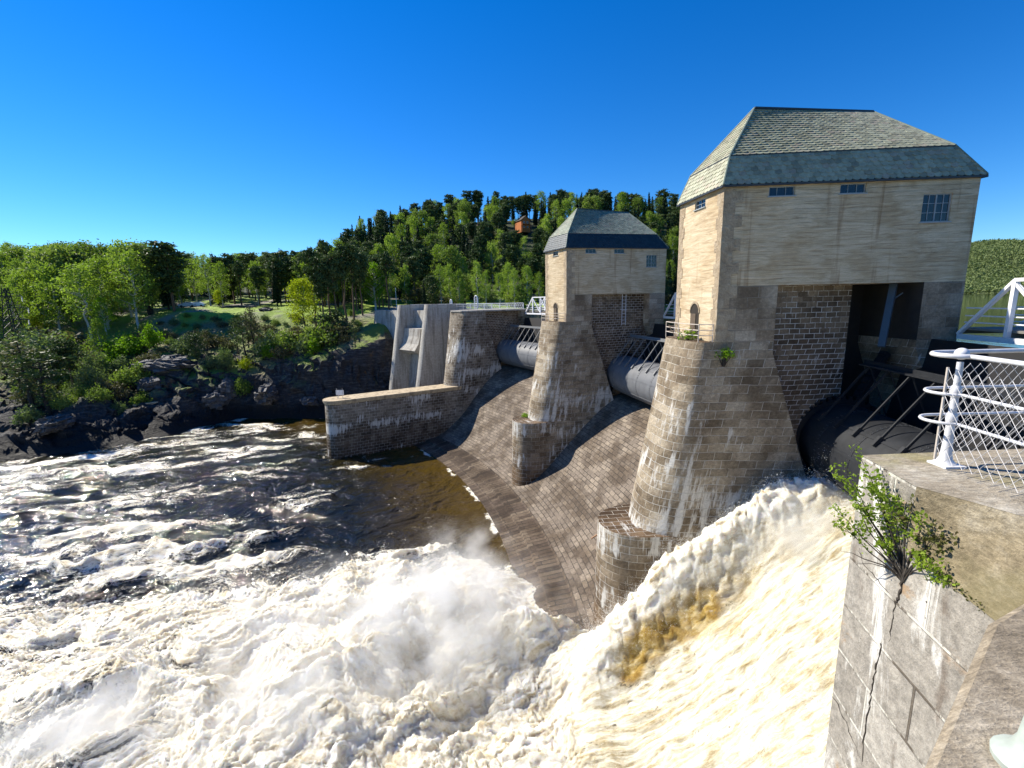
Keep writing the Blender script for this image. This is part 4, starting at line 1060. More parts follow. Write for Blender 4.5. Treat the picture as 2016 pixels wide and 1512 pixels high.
def build_terrain():
    th = np.tan(np.linspace(math.atan((-900-1008)/900), math.atan((1650-1008)/900), 760)); th = np.sort(np.concatenate([th, np.linspace(-0.5, -0.2, 120)]))
    ys = np.concatenate([np.arange(56, 125, 0.42), np.geomspace(125, 900, 120)])
    Q, Y = np.meshgrid(th, ys); X = Q*Y; Hh = terrain_h(X, Y)
    # overhanging ledges: push the rock a little sideways where it is steep
    dx = pn(X/2.6, Hh/1.6+Y/6, 51)*0.9; dy = pn(X/3.1+Hh/1.4, Y/3.0, 52)*1.1
    rk = sst(0.5, 3, Hh)*(1-sst(12, 18, Hh)); X2 = X+dx*rk; Y2 = Y+dy*rk
    V = np.stack([X2, Y2, Hh], -1).reshape(-1, 3); ny, nx = Q.shape
    I = np.arange(ny*nx).reshape(ny, nx); F = np.stack([I[:-1, :-1], I[:-1, 1:], I[1:, 1:], I[1:, :-1]], -1).reshape(-1, 4)
    keep = (Hh.reshape(-1)[F].max(1) > -3.9); F = F[keep]
    # park (grass) mask
    lawn = (sst(600, 606, 0*X)*0)
    return V, F
k_ = NT('river_bank'); v_ = k_.co('Object'); g_ = k_.n('ShaderNodeNewGeometry'); sp_ = k_.n('ShaderNodeSeparateXYZ', Vector=g_.outputs['Normal']); pz_ = k_.n('ShaderNodeSeparateXYZ', Vector=g_.outputs['Position'])
n1 = k_.noise(v_, 0.35, 6, 0.6); n2 = k_.noise(v_, 1.6, 7, 0.7); n3 = k_.noise(k_.co('Object', (0.6,0.6,3.0)), 1.0, 6, 0.7); n4 = k_.noise(v_, 6.0, 5, 0.7)
rock = k_.ramp(n3, [(0.30, (0.015,0.015,0.018)), (0.5, (0.042,0.040,0.042)), (0.68, (0.11,0.105,0.10))]); rock = k_.mix(0.7, rock, k_.ramp(n2, [(0.3, 0.4), (0.7, 1.5)]), 'MULTIPLY')
rock = k_.mix(k_.mr(n1, 0.60, 0.68, 0, 0.6), rock, (0.16,0.085,0.035))
rock = k_.mix(k_.mr(pz_.outputs[2], 4.5, 1.6), rock, (0.010,0.010,0.011))
soil = k_.ramp(n2, [(0.3, (0.095,0.085,0.040)), (0.5, (0.18,0.16,0.075)), (0.7, (0.29,0.25,0.15))]); grass = k_.ramp(n4, [(0.3, (0.10,0.14,0.025)), (0.7, (0.20,0.26,0.045))])
soil = k_.mix(k_.mr(k_.noise(v_, 0.12, 4), 0.42, 0.56), soil, grass)
park = k_.mix(k_.mr(pz_.outputs[2], 19.0, 21.0), soil, k_.mix(k_.mr(k_.noise(v_, 0.05, 3), 0.50, 0.60), k_.ramp(n4, [(0.3, (0.16,0.25,0.025)), (0.7, (0.27,0.38,0.045))]), (0.22,0.20,0.17)))
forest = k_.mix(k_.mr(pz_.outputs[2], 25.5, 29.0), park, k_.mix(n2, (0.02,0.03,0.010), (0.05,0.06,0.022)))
veg = k_.math('MULTIPLY', k_.mr(k_.math('ADD', sp_.outputs[2], k_.math('MULTIPLY', n2, 0.30)), 0.74, 0.98), k_.mr(k_.math('ADD', pz_.outputs[2], k_.math('MULTIPLY', n1, 8.0)), 9.0, 13.0))
k_.set('Base Color', k_.mix(veg, rock, forest)); k_.set('Roughness', k_.mix(k_.mr(pz_.outputs[2], 3.5, 0.6), (0.8,0.8,0.8), (0.7,0.7,0.7))); k_.set('Specular IOR Level', 0.3)
k_.set('Normal', k_.bump(k_.math('ADD', n3, k_.math('MULTIPLY', n2, 0.8)), 0.5)); M['bank'] = k_.m
V, F = build_terrain()
tag(fastmesh('terrain', V, F, M['bank'], smooth=False), 'rocky river bank rising to a park and a wooded hill', None, None, 'structure')

# ground sheet out to the horizon, and the reservoir upstream of the dam
k_ = NT('far_ground'); k_.set('Base Color', k_.mix(k_.noise(k_.co('Object'), 0.01, 5), (0.03,0.05,0.015), (0.07,0.09,0.03))); k_.set('Roughness', 1.0); M['far_ground'] = k_.m
gp = MB(); gp.add([(-8000,-8000,-5), (8000,-8000,-5), (8000,8000,-5), (-8000,8000,-5)], [(0,1,2,3)]); tag(gp.build('ground', M['far_ground']), 'ground sheet below river and hills', None, None, 'structure')
k_ = NT('reservoir_water'); k_.set('Base Color', (0.012,0.018,0.014,1)); k_.set('Roughness', 0.03); k_.set('Normal', k_.bump(k_.noise(k_.co('Object', (0.8,1.6,1)), 1.0, 3, 0.5), 0.008)); M['res'] = k_.m
rp = []
for k in range(40): a = A1+(-1.2+5.4*k/39)*DA; rp.append(polar(a, 12.2, 18.6))
far_ = [(2200, 1900), (2600, -200), (600, -400), (60, -160)]
V = [tuple(p) for p in rp]+[(150, 640, 18.6)]+[(x, y, 18.6) for x, y in far_]
me = meshobj('reservoir', V, [tuple(range(len(V)))[::-1]], M['res']); tag(me, 'calm reservoir upstream of the dam', None, None, 'structure')
# far wooded hills across the reservoir (terrain)
def far_hill_h(x, y):
    r = np.hypot(x, y); q = np.arctan2(x, y)
    ridge = 175+30*pn(q*5, 0*q, 61)+18*pn(q*17, 0*q, 62)+60*(q-0.75)
    prof = sst(1480, 2700, r+60*pn(x/300, y/300, 63)); return 17+ridge*prof+14*fbm(x/220, y/220, 4, 64)*prof
qq = np.linspace(0.55, 1.5, 240); rr_ = np.linspace(1400, 3400, 120); Qm, Rm = np.meshgrid(qq, rr_); X = Rm*np.sin(Qm); Y = Rm*np.cos(Qm); Z = far_hill_h(X, Y)
I = np.arange(Qm.size).reshape(Qm.shape); F = np.stack([I[:-1, :-1], I[1:, :-1], I[1:, 1:], I[:-1, 1:]], -1).reshape(-1, 4)
k_ = NT('far_hill_forest'); n_ = k_.noise(k_.co('Object'), 0.02, 6, 0.65); n5 = k_.noise(k_.co('Object'), 0.004, 4)
k_.set('Base Color', k_.mix(k_.mr(n5, 0.42, 0.56), k_.ramp(n_, [(0.3, (0.035,0.055,0.02)), (0.7, (0.12,0.15,0.06))]), k_.ramp(n_, [(0.3, (0.08,0.11,0.03)), (0.7, (0.22,0.27,0.09))]))); k_.set('Roughness', 1.0); M['farhill'] = k_.m
tag(fastmesh('hill', np.stack([X, Y, Z], -1).reshape(-1, 3), F, M['farhill'], smooth=True), 'distant wooded hill across the reservoir', None, None, 'structure')
# ------------------------------------------------------------------ trees
def leaf_mat(name, cols, trans=0.35, rough=0.55):
    m_ = bpy.data.materials.new(name); m_.use_nodes = True; t = m_.node_tree; t.nodes.clear(); N = t.nodes.new; L = t.links.new
    o = N('ShaderNodeOutputMaterial'); oi = N('ShaderNodeObjectInfo'); g = N('ShaderNodeNewGeometry'); r = N('ShaderNodeValToRGB'); cr = r.color_ramp
    while len(cr.elements) < len(cols): cr.elements.new(0.5)
    for i, (e, c) in enumerate(zip(cr.elements, cols)): e.position = i/(len(cols)-1); e.color = (*c, 1)
    a = N('ShaderNodeMath'); a.operation = 'MULTIPLY_ADD'; L(g.outputs['Random Per Island'], a.inputs[0]); a.inputs[1].default_value = 0.45; 
    b = N('ShaderNodeMath'); b.operation = 'MULTIPLY'; L(oi.outputs['Random'], b.inputs[0]); b.inputs[1].default_value = 0.55; L(b.outputs[0], a.inputs[2]); L(a.outputs[0], r.inputs[0])
    d = N('ShaderNodeBsdfPrincipled'); d.inputs['Roughness'].default_value = rough; d.inputs['Specular IOR Level'].default_value = 0.08; L(r.outputs[0], d.inputs['Base Color'])
    tr = N('ShaderNodeBsdfTranslucent'); mm = N('ShaderNodeMix'); mm.data_type = 'RGBA'; mm.blend_type = 'MULTIPLY'; mm.inputs[0].default_value = 1; L(r.outputs[0], mm.inputs[6]); mm.inputs[7].default_value = (1.1, 1.25, 0.5, 1); L(mm.outputs[2], tr.inputs['Color'])
    x = N('ShaderNodeMixShader'); x.inputs[0].default_value = trans; L(d.outputs[0], x.inputs[1]); L(tr.outputs[0], x.inputs[2]); L(x.outputs[0], o.inputs[0]); return m_
LM = dict(
 pine=leaf_mat('pine_needles', [(0.035,0.060,0.022),(0.055,0.088,0.032),(0.080,0.115,0.042),(0.115,0.140,0.055)], 0.15),
 spruce=leaf_mat('spruce_needles', [(0.018,0.035,0.020),(0.030,0.052,0.026),(0.045,0.070,0.030)], 0.12),
 birch=leaf_mat('birch_leaves', [(0.150,0.215,0.034),(0.205,0.285,0.048),(0.260,0.350,0.068),(0.320,0.400,0.100)], 0.42),
 broad=leaf_mat('broadleaf_leaves', [(0.095,0.145,0.032),(0.140,0.200,0.045),(0.190,0.255,0.065),(0.230,0.265,0.085)], 0.38),
 willow=leaf_mat('willow_leaves', [(0.10,0.14,0.065),(0.135,0.18,0.085),(0.17,0.215,0.11)], 0.35),
 lime=leaf_mat('fresh_lime_leaves', [(0.12,0.22,0.012),(0.16,0.28,0.02),(0.22,0.34,0.03)], 0.45),
 yellow=leaf_mat('yellow_green_leaves', [(0.26,0.30,0.015),(0.33,0.37,0.02),(0.42,0.44,0.04)], 0.45),
 bare=leaf_mat('sparse_twigs', [(0.09,0.085,0.045),(0.12,0.11,0.06),(0.13,0.14,0.06)], 0.2),
)
M['bark_pine'] = flat('pine_bark', (0.12,0.075,0.045), 0.9, 0, 0.4, 6); M['bark_birch'] = flat('birch_bark', (0.42,0.40,0.37), 0.8, 0, 0.5, 4); M['bark_dark'] = flat('dark_bark', (0.035,0.028,0.022), 0.95, 0, 0.4, 6)
def leaves(P, size, rng, flatness=0.0, elong=1.0, aniso=None):
    P = np.asarray(P); n = len(P); a = rng.normal(size=(n, 3)); a[:, 2] *= (1-flatness); 
    if aniso is not None: a = aniso+0.35*rng.normal(size=(n, 3))
    a /= np.linalg.norm(a, axis=1, keepdims=True)+1e-9
    b = rng.normal(size=(n, 3)); b -= a*(a*b).sum(1, keepdims=True); b /= np.linalg.norm(b, axis=1, keepdims=True)+1e-9
    s = (size*(0.6+0.8*rng.random(n)))[:, None]; A = a*s*elong; B = b*s*0.55
    V = np.stack([P-A-B*0.2, P-A*0.1+B, P+A, P-A*0.1-B], 1).reshape(-1, 3); F = np.arange(n*4).reshape(n, 4); return V, F
def limb(mb, p, q, r0, r1, rr, bend=0.08, n=4):
    p = Vector(p); q = Vector(q); pts = []; L = (q-p).length
    for k in range(n+1):
        t = k/n; o = Vector((rr.uniform(-1,1), rr.uniform(-1,1), rr.uniform(-0.5,0.5)))*(bend*L*math.sin(math.pi*t)); pts.append(p+(q-p)*t+o)
    mb.tube(pts, [r0+(r1-r0)*k/n for k in range(n+1)], 6)
    return pts
def conifer_pine(name, H, seed, base=0.45, spread=2.6, dens=1.0, droop=0.0, mat='pine', bark='bark_pine', lean=0.0, leaf=0.26):
    rr = random.Random(seed); rng = np.random.default_rng(seed); root = empty(name); mb = MB(); lx = lean*H
    top = Vector((lx, 0, H)); tp = limb(mb, (0,0,-0.8), top, H*0.016+0.05, 0.03, rr, 0.015, 7); C = []; S = []
    nb = int(34*dens); 
    for k in range(nb):
        t = base+(1-base)*(k/nb)**0.9*0.98; z = H*t; c = Vector((lx*t, 0, z)); an = k*2.4+rr.uniform(-.4,.4); prof = math.sin(math.pi*min(1, (1-t)/(1-base)*0.86+0.10))**0.75
        L = spread*prof*rr.uniform(0.55, 1.15); up = rr.uniform(-0.1, 0.45)-droop
        e = c+Vector((math.cos(an)*L, math.sin(an)*L, L*up)); limb(mb, c-Vector((0,0,0.25)), e, 0.045+0.01*L, 0.015, rr, 0.1, 3)
        m_ = max(2, int(2.2*L))
        for j in range(m_):
            f = 0.45+0.6*(j+rr.random())/m_; cc = c+(e-c)*f+Vector((rr.uniform(-.35,.35), rr.uniform(-.35,.35), rr.uniform(-.1,.25)))*min(L, 1.6)*0.6
            nn = int(26*dens); C.append(np.array(cc)+rng.normal(size=(nn, 3))*np.array([0.42, 0.42, 0.20])*min(1.3, 0.5+0.3*L))
    C.append(np.array((lx, 0, H-0.3))+rng.normal(size=(30, 3))*np.array([0.3, 0.3, 0.4])); P = np.concatenate(C)
    mb.build('trunk', M[bark], root); V, F = leaves(P, leaf, rng, 0.2, 1.1); fastmesh('crown', V, F, LM[mat], root); root['h0'] = H; return root
def conifer_spruce(name, H, seed, R=2.6):
    rr = random.Random(seed); rng = np.random.default_rng(seed); root = empty(name); mb = MB(); limb(mb, (0,0,-0.8), (0,0,H), H*0.014+0.05, 0.02, rr, 0.003, 5); C = []; A = []
    n = int(H*2.3)
    for k in range(n):
        t = 0.10+0.88*k/n; z = H*t; r = R*(1-t)**0.85*rr.uniform(0.75, 1.15)+0.15; m_ = max(5, int(9*(1-t)+5))
        for j in range(m_):
            an = j*2*math.pi/m_+k*1.3+rr.uniform(-.25,.25); L = r*rr.uniform(0.7, 1.15); q = max(3, int(L*9)); s = rng.random(q)**0.7
            pts = np.stack([np.cos(an)*L*s, np.sin(an)*L*s, z-0.30*L*s-0.25*rng.random(q)*s], 1)+rng.normal(size=(q, 3))*0.09; C.append(pts)
    P = np.concatenate(C); mb.build('trunk', M['bark_dark'], root); V, F = leaves(P, 0.24, rng, 0.3, 1.2); fastmesh('crown', V, F, LM['spruce'], root); root['h0'] = H; return root
def broadleaf(name, H, seed, R=2.8, base=0.25, mat='birch', bark='bark_birch', droop=0.5, nclump=70, per=44, leaf=0.17, stems=1, pointy=0.6):
    rr = random.Random(seed); rng = np.random.default_rng(seed); root = empty(name); mb = MB(); C = []
    axes = []
    for s in range(stems):
        off = Vector((rr.uniform(-1,1), rr.uniform(-1,1), 0))*(0.25*R*(stems > 1)); tp = limb(mb, off*0.3+Vector((0,0,-0.8)), off+Vector((0,0,H*rr.uniform(0.9, 1.0))), H*0.013+0.04, 0.02, rr, 0.03, 7); axes.append(tp)
    for k in range(nclump):
        t = base+(1-base)*((k+rr.random())/nclump)**0.85; ax = rr.choice(axes); c = ax[min(7, int(t*7))].lerp(ax[min(7, int(t*7)+1)], (t*7) % 1); c = Vector((c.x, c.y, H*t))
        u = (t-base)/(1-base); prof = (math.sin(math.pi*(0.16+0.84*u))**pointy) if u < 0.98 else 0.25
        L = R*prof*rr.uniform(0.35, 1.12); an = rr.uniform(0, 2*math.pi); e = c+Vector((math.cos(an)*L, math.sin(an)*L, L*rr.uniform(0.05, 0.45)))
        if k % 2 == 0: limb(mb, c-Vector((0,0,0.4*L)), e, 0.03+0.012*L, 0.01, rr, 0.1, 3)
        sg = np.array([0.42, 0.42, 0.34])*(0.7+0.22*R*0.5); pts = np.array(e)+rng.normal(size=(per, 3))*sg; pts[:, 2] -= droop*rng.random(per)**2*0.9; C.append(pts)
    P = np.concatenate(C); mb.build('trunk', M[bark], root); V, F = leaves(P, leaf, rng, 0.0, 1.0); fastmesh('crown', V, F, LM[mat], root); root['h0'] = H; return root
def shrub(name, H, seed, R, mat, per=60, ncl=26, leaf=0.13, bark='bark_dark'):
    rr = random.Random(seed); rng = np.random.default_rng(seed); root = empty(name); mb = MB(); C = []
    for k in range(ncl):
        an = rr.uniform(0, 2*math.pi); r = R*math.sqrt(rr.random())*0.95; z = H*(1-(r/R)**2*0.75)*rr.uniform(0.35, 1.0); e = Vector((math.cos(an)*r, math.sin(an)*r, z))
        limb(mb, (e.x*0.15, e.y*0.15, -0.4), e, 0.035, 0.01, rr, 0.08, 3); C.append(np.array(e)+rng.normal(size=(per, 3))*np.array([R*0.17+0.08, R*0.17+0.08, H*0.11+0.06]))
    P = np.concatenate(C); mb.build('stems', M[bark], root); V, F = leaves(P, leaf, rng); fastmesh('crown', V, F, LM[mat], root); root['h0'] = H; return root
PRO = {
 'pine': [conifer_pine('pine_tree', 15, 1), conifer_pine('pine_tree', 17, 2, 0.5, 2.9), conifer_pine('pine_tree', 13, 3, 0.3, 2.6, 1.1), conifer_pine('pine_tree', 18, 4, 0.58, 2.4, 0.9)],
 'spruce': [conifer_spruce('spruce_tree', 16, 5, 2.1), conifer_spruce('spruce_tree', 19, 6, 2.3), conifer_spruce('spruce_tree', 12, 7, 1.8)],
 'birch': [broadleaf('birch_tree', 13, 8), broadleaf('birch_tree', 15, 9, 2.9, 0.2), broadleaf('birch_tree', 10, 10, 2.3, 0.15), broadleaf('birch_tree', 12, 11, 2.1, 0.12, droop=0.9, pointy=0.5)],
 'broad': [broadleaf('leafy_tree', 11, 12, 3.5, 0.2, 'broad', 'bark_dark', 0.2, 90, 46, 0.2, 2, 0.45), broadleaf('leafy_tree', 9, 13, 3.2, 0.15, 'broad', 'bark_dark', 0.2, 80, 46, 0.2, 3, 0.4)],
 'bare': [conifer_pine('sparse_tree', 9, 14, 0.35, 1.6, 0.55, mat='bare', bark='bark_dark', leaf=0.16), conifer_pine('sparse_tree', 8, 15, 0.25, 1.8, 0.6, mat='pine', bark='bark_dark', leaf=0.16)],
 'willow': [shrub('willow_bush', 4.5, 16, 2.6, 'willow', 90, 46, 0.15), shrub('willow_bush', 3.5, 17, 1.8, 'willow', 80, 34, 0.13)],
 'lime': [shrub('green_bush', 3.6, 18, 2.1, 'lime', 95, 40, 0.14), shrub('green_bush', 2.4, 19, 1.2, 'lime', 70, 22, 0.12)],
 'bush': [shrub('undergrowth_bush', 2.2, 20, 1.5, 'broad', 60, 24, 0.14), shrub('undergrowth_bush', 1.5, 21, 1.3, 'bare', 50, 18, 0.12), shrub('undergrowth_bush', 2.0, 22, 1.2, 'willow', 60, 20, 0.12)],
 'youngpine': [conifer_pine('young_pine', 5.5, 23, 0.08, 1.7, 0.9, mat='pine', bark='bark_dark', leaf=0.17)],
 'yellowtree': [broadleaf('yellow_tree', 11, 24, 2.7, 0.22, 'yellow', 'bark_dark', 0.1, 90, 44, 0.17, 1, 0.42)],
 'yellowbush': [shrub('yellow_bush', 1.6, 25, 1.0, 'yellow', 60, 16, 0.11)],
 'limetree': [broadleaf('lime_green_tree', 13, 26, 3.6, 0.18, 'lime', 'bark_birch', 0.8, 90, 46, 0.17, 2, 0.5)],
}
GRP = {'pine': ('dark green pine standing in the forest on the far bank', 'tree', 'pines in the forest'), 'spruce': ('narrow dark spruce rising in the forest on the far bank', 'tree', 'spruces in the forest'),
 'birch': ('light green birch standing in the forest on the far bank', 'tree', 'birches in the forest'), 'broad': ('bushy green leafy tree standing in the forest on the far bank', 'tree', 'leafy trees in the forest'),
 'bush': ('low green bush growing on the slope above the river rocks', 'bush', 'bushes on the far bank'), 'bare': ('thin sparse tree on the slope above the river rocks', 'tree', 'thin trees on the slope'), 'youngpine': ('young dark pine on the slope above the river rocks', 'tree', 'young pines on the slope'),
 'willow': ('pale grey green willow bush on the left bank slope', 'bush', 'willow bushes'), 'lime': ('bright green rounded bush on the left bank slope', 'bush', 'bright bushes')}
used = {}
TREES = []
trng = random.Random(99)
def plant(kind, x, y, H=None, label=None, sx=1.0, variant=None, group=True, rz=None):
    i = trng.randrange(len(PRO[kind])) if variant is None else variant; p = PRO[kind][i]; key = (kind, i); s = (H/p['h0']) if H else trng.uniform(0.8, 1.15)
    o = p if key not in used else copy_tree(p); used[key] = 1
    z = float(terrain_h(np.array([x]), np.array([y]))[0]); o.location = (x, y, z); o.rotation_euler = (trng.uniform(-.03,.03), trng.uniform(-.03,.03), trng.uniform(0, 6.28) if rz is None else rz); o.scale = (s*sx, s*sx, s)
    L = GRP.get(kind)
    if label: o['label'] = label; o['category'] = (L[1] if L else ('bush' if 'bush' in kind else 'tree'))
    else: o['label'] = L[0]; o['category'] = L[1]
    if not label and L: o['group'] = L[2]
    elif 'group' in o: del o['group']
    TREES.append((x, y)); return o
def at_px(px, Y): return (float(aty(px, 590, Y)[0]), Y)
def P(kind, px, Y, H, label=None, sx=1.0, variant=None, **k): return plant(kind, *at_px(px, Y), H, label, sx, variant, **k)
# trees one can tell apart
P('yellowtree', 596, 108, 12.5, 'bright yellow green tree standing alone at the right end of the lawn')
P('limetree', 738, 128, 12.5, 'wide weeping fresh green birch right of the tall pine group')
P('pine', 340, 124, 17.5, 'broad very dark pine left of the parked cars', 1.35, 2)
P('birch', 265, 116, 18.5, 'tallest light green birch left of the broad dark pine', 1.15, 1)
P('birch', 165, 112, 17.5, 'large birch in front at the far left, left of the bright bush', 1.25, 0)
P('birch', 205, 118, 17.5, 'birch behind and between the two large left birches', 1.1, 3)
P('limetree', 198, 113, 9.0, 'fresh lime green tree between the large left birches', 0.8)
P('birch', 413, 138, 14.5, 'pale birch behind the parked cars', 1.05, 1)
P('yellowtree', 431, 132, 4.5, 'small yellow green tree above the parked cars', 1.0)
P('yellowtree', 62, 118, 7.0, 'yellow leafed tree at the far left behind the willow bush', 1.0)
for i, (px, Y, H) in enumerate([(618,112,18.5),(634,108,17.5),(648,113,19.5),(662,109,17.0),(678,112,18.5),(694,114,17.5),(712,118,16)]): P('pine', px, Y, H, None, 0.8, [3,1,3,1,3,1,0][i])
P('pine', 110, 90, 11.5, 'dark crooked pine with bare trunk on the near left shore', 1.1, 1)
P('bare', 18, 82, 13, 'brownish sparse tree at the left picture edge', 1.5, 0); P('bare', 48, 80, 11.5, 'second brownish sparse tree from the left edge, by the shore', 1.5, 1); P('bare', 3, 85, 11, 'thin tree cut by the left picture edge', 1.5, 1)
P('willow', 72, 100, 9.0, 'large pale grey green willow at the far left', 1.15, 0); P('willow', 25, 103, 8.0, 'pale willow at the left edge behind the sparse trees', 1.1, 1)
P('willow', 160, 96, 7.0, 'pale willow bush in front of the large left birch', 0.8, 1); P('willow', 152, 90, 5.5, 'pale willow bush beside the shore clearing', 0.9, 0); P('lime', 235, 104, 5.5, 'largest bright green rounded bush right of the willow', 1.25, 0); P('lime', 205, 100, 4.5, 'bright bush left of the largest rounded bush', 1.1, 1)
P('lime', 290, 103, 5.0, 'small upright bright green bush above the bare rock', 0.75, 1); P('bush', 238, 92, 4.5, 'round dull green bush at the edge of the shore clearing', 0.9, 0); P('birch', 182, 104, 10, 'slim birch in front of the large left birches', 0.8, 2)
P('willow', 428, 98.5, 5.0, 'pale bush standing on top of the cliff in the middle', 0.6, 1); P('yellowbush', 469, 99, 2.3, 'yellow flowering bush on the cliff edge'); P('bush', 456, 95.3, 3.5, 'small green sapling growing low on the cliff', 0.6, 0); P('bare', 692, 97.5, 6, 'small leafless tree on the cliff below the pines', 0.8, 1)
for i, (px, Y, H) in enumerate([(470,101,9.5),(488,102,10),(478,104,8),(372,100,5.5),(395,102,5.5),(360,104,4.5),(455,103,7)]): P('bare' if i != 3 else 'youngpine', px, Y, H, None, 1.0)
for px, Y, H in [(515,101,4.2),(530,104,3.5),(560,102,4.5),(580,105,3.6),(610,103,4.0),(630,101,5.5),(655,103,4.2),(672,104,3.5),(345,103,3.5),(400,99,3.0),(415,106,3.0),(500,106,3),(540,99.5,2.6),(590,100,3.0),(180,88,3.0),(130,86,3.0),(60,84,3.2),(90,82,2.6),(195,84,2.2),(30,86,3.5),(220,98,3.0),(275,98,2.5),(160,84,2.6),(10,78,3),(150,100,5),(120,104,6),(95,108,6.5),(45,110,6)]: P('bush', px, Y, H)
P('lime', 610, 99.5, 3.2); P('lime', 520, 100, 3.6, None, 0.9); P('youngpine', 660, 104, 6.0); P('youngpine', 632, 103, 6.5); P('youngpine', 396, 106, 4.0)
# row behind the crest on the right
for i, (px, Y, H, kd) in enumerate([(868,140,12,'birch'),(888,143,12.5,'birch'),(905,141,11,'birch'),(940,146,14,'birch'),(958,148,11,'birch'),(985,150,10.5,'birch'),(1012,152,12,'birch'),(1040,154,13,'birch'),(1062,156,11,'birch'),(835,136,8,'spruce'),(852,139,9,'youngpine'),(1000,158,13,'birch'),(915,150,9,'broad'),(770,142,11,'birch'),(800,146,12,'birch')]): P(kd, px, Y, H, None, 0.85)
# the forest: left part behind the park, then the hill
cnt = {'pine': 9, 'spruce': 1, 'birch': 20, 'broad': 1}
def scatter(n, pxr, Yr, mind, mix, hs, ybias=1.0, cond=None, var=None):
    c = 0; tries = 0; r = trng
    while c < n and tries < n*60:
        tries += 1; px = r.uniform(*pxr); Y = Yr(px)[0]+(Yr(px)[1]-Yr(px)[0])*r.random()**ybias
        x, y = at_px(px, Y)
        if cond and not cond(px, Y): continue
        if 1000 < px < 1056 and 222 < Y < 275: continue
        if any((x-a)**2+(y-b)**2 < mind*mind for a, b in TREES): continue
        u = r.random(); acc = 0
        for kd, w in mix(px, Y):
            acc += w
            if u <= acc: break
        if cnt.get(kd, 0) >= 296: continue
        cnt[kd] = cnt.get(kd, 0)+1; plant(kd, x, y, r.uniform(*hs), variant=(r.choice(var[kd]) if var and kd in var else None)); c += 1
# left: mixed birches and leafy trees
scatter(120, (-70, 330), lambda p: (108+max(0, p)*0.04, 215), 4.3, lambda p, Y: [('birch', .5), ('broad', .32), ('pine', .12), ('spruce', .06)], (13, 19))
# behind the lawn: pines
scatter(95, (320, 660), lambda p: (141, 215), 4.2, lambda p, Y: [('pine', .50), ('birch', .25), ('spruce', .20), ('broad', .05)], (12, 17))
scatter(40, (600, 770), lambda p: (124, 165), 3.8, lambda p, Y: [('pine', .6), ('birch', .25), ('broad', .15)], (9, 16))
# the hill
def hilly(p): return (152 if p < 900 else 164, 262 if p < 720 else 312)
scatter(430, (640, 1400), hilly, 4.3, lambda p, Y: [('pine', .38), ('spruce', .42), ('birch', .15), ('broad', .05)], (12, 17.5), 0.9, None, {'pine': [0, 2]})
scatter(50, (700, 1380), lambda p: (285, 330), 6.0, lambda p, Y: [('pine', .35), ('spruce', .62), ('birch', .03)], (14, 21))
scatter(40, (250, 700), lambda p: (210, 290), 7.0, lambda p, Y: [('spruce', .5), ('pine', .35), ('birch', .15)], (13, 19))
scatter(45, (255, 700), lambda p: (99, 118), 3.0, lambda p, Y: [('bush', 1.0)], (0.9, 1.8))
scatter(35, (-10, 250), lambda p: (80+p*0.03, 104), 3.0, lambda p, Y: [('bush', 1.0)], (1.2, 2.6))
scatter(130, (600, 1380), lambda p: (140, 290), 3.0, lambda p, Y: [('bush', 1.0)], (3.0, 6.0))
for key, lst in PRO.items():
    for i, o in enumerate(lst):
        if (key, i) not in used:
            for c in list(o.children): bpy.data.objects.remove(c)
            bpy.data.objects.remove(o)
# --- forest on the distant hill: one mass of small crowns
rng = np.random.default_rng(5); n = 16000; q = rng.uniform(0.70, 0.92, n); r = 1490+1250*rng.random(n)**0.8; x = r*np.sin(q); y = r*np.cos(q); z = far_hill_h(x, y)
pts = np.stack([x, y, z], 1); V = []; 
k = 7; off = rng.normal(size=(n, k, 3))*np.array([2.6, 2.6, 3.6])+np.array([0, 0, 6.0]); P3 = (pts[:, None, :]+off).reshape(-1, 3); V, F = leaves(P3, 2.6, rng)
LM['far'] = leaf_mat('distant_forest_leaves', [(0.055,0.080,0.035),(0.085,0.115,0.05),(0.14,0.18,0.07),(0.20,0.24,0.10)], 0.2)
tag(fastmesh('far_forest', V, F, LM['far']), 'far off forest covering the hill across the reservoir', 'forest', None, 'stuff')

# ------------------------------------------------------------------ small things on the far bank
def gz(x, y): return float(terrain_h(np.array([x]), np.array([y]))[0])
def place_px(px, Y): x, y = at_px(px, Y); return Vector((x, y, gz(x, y)))
p = place_px(1031, 262); p.z += 2.6
hs_ = empty('wooden_house', p, 0.45, 'orange wooden house with dark gable roof high on the hill among the trees', 'house')
M['orange_wood'] = flat('orange_wood_cladding', (0.42,0.13,0.03), 0.8, 0, 0.15, 5); M['dark_roof'] = flat('dark_roof_felt', (0.05,0.045,0.04), 0.9)
hs_.scale = (0.8, 0.8, 0.8)
a = MB(); W, Dp, Hh = 3.4, 4.6, 5.0
a.add([(-W,-Dp,-3),(W,-Dp,-3),(W,Dp,-3),(-W,Dp,-3),(-W,-Dp,Hh),(W,-Dp,Hh),(W,Dp,Hh),(-W,Dp,Hh),(0,-Dp,Hh+2.6),(0,Dp,Hh+2.6)], [(0,1,5,8,4),(1,2,6,5),(2,3,7,9,6),(3,0,4,7)]); a.build('wall', M['orange_wood'], hs_)
a = MB()
for s in (-1, 1): a.slab([(s*(W+0.5), -Dp-0.6, Hh-0.35), (s*(W+0.5), Dp+0.6, Hh-0.35), (0, Dp+0.6, Hh+2.68), (0, -Dp-0.6, Hh+2.68)], (0,0,1), 0.22)
a.build('roof', M['dark_roof'], hs_)
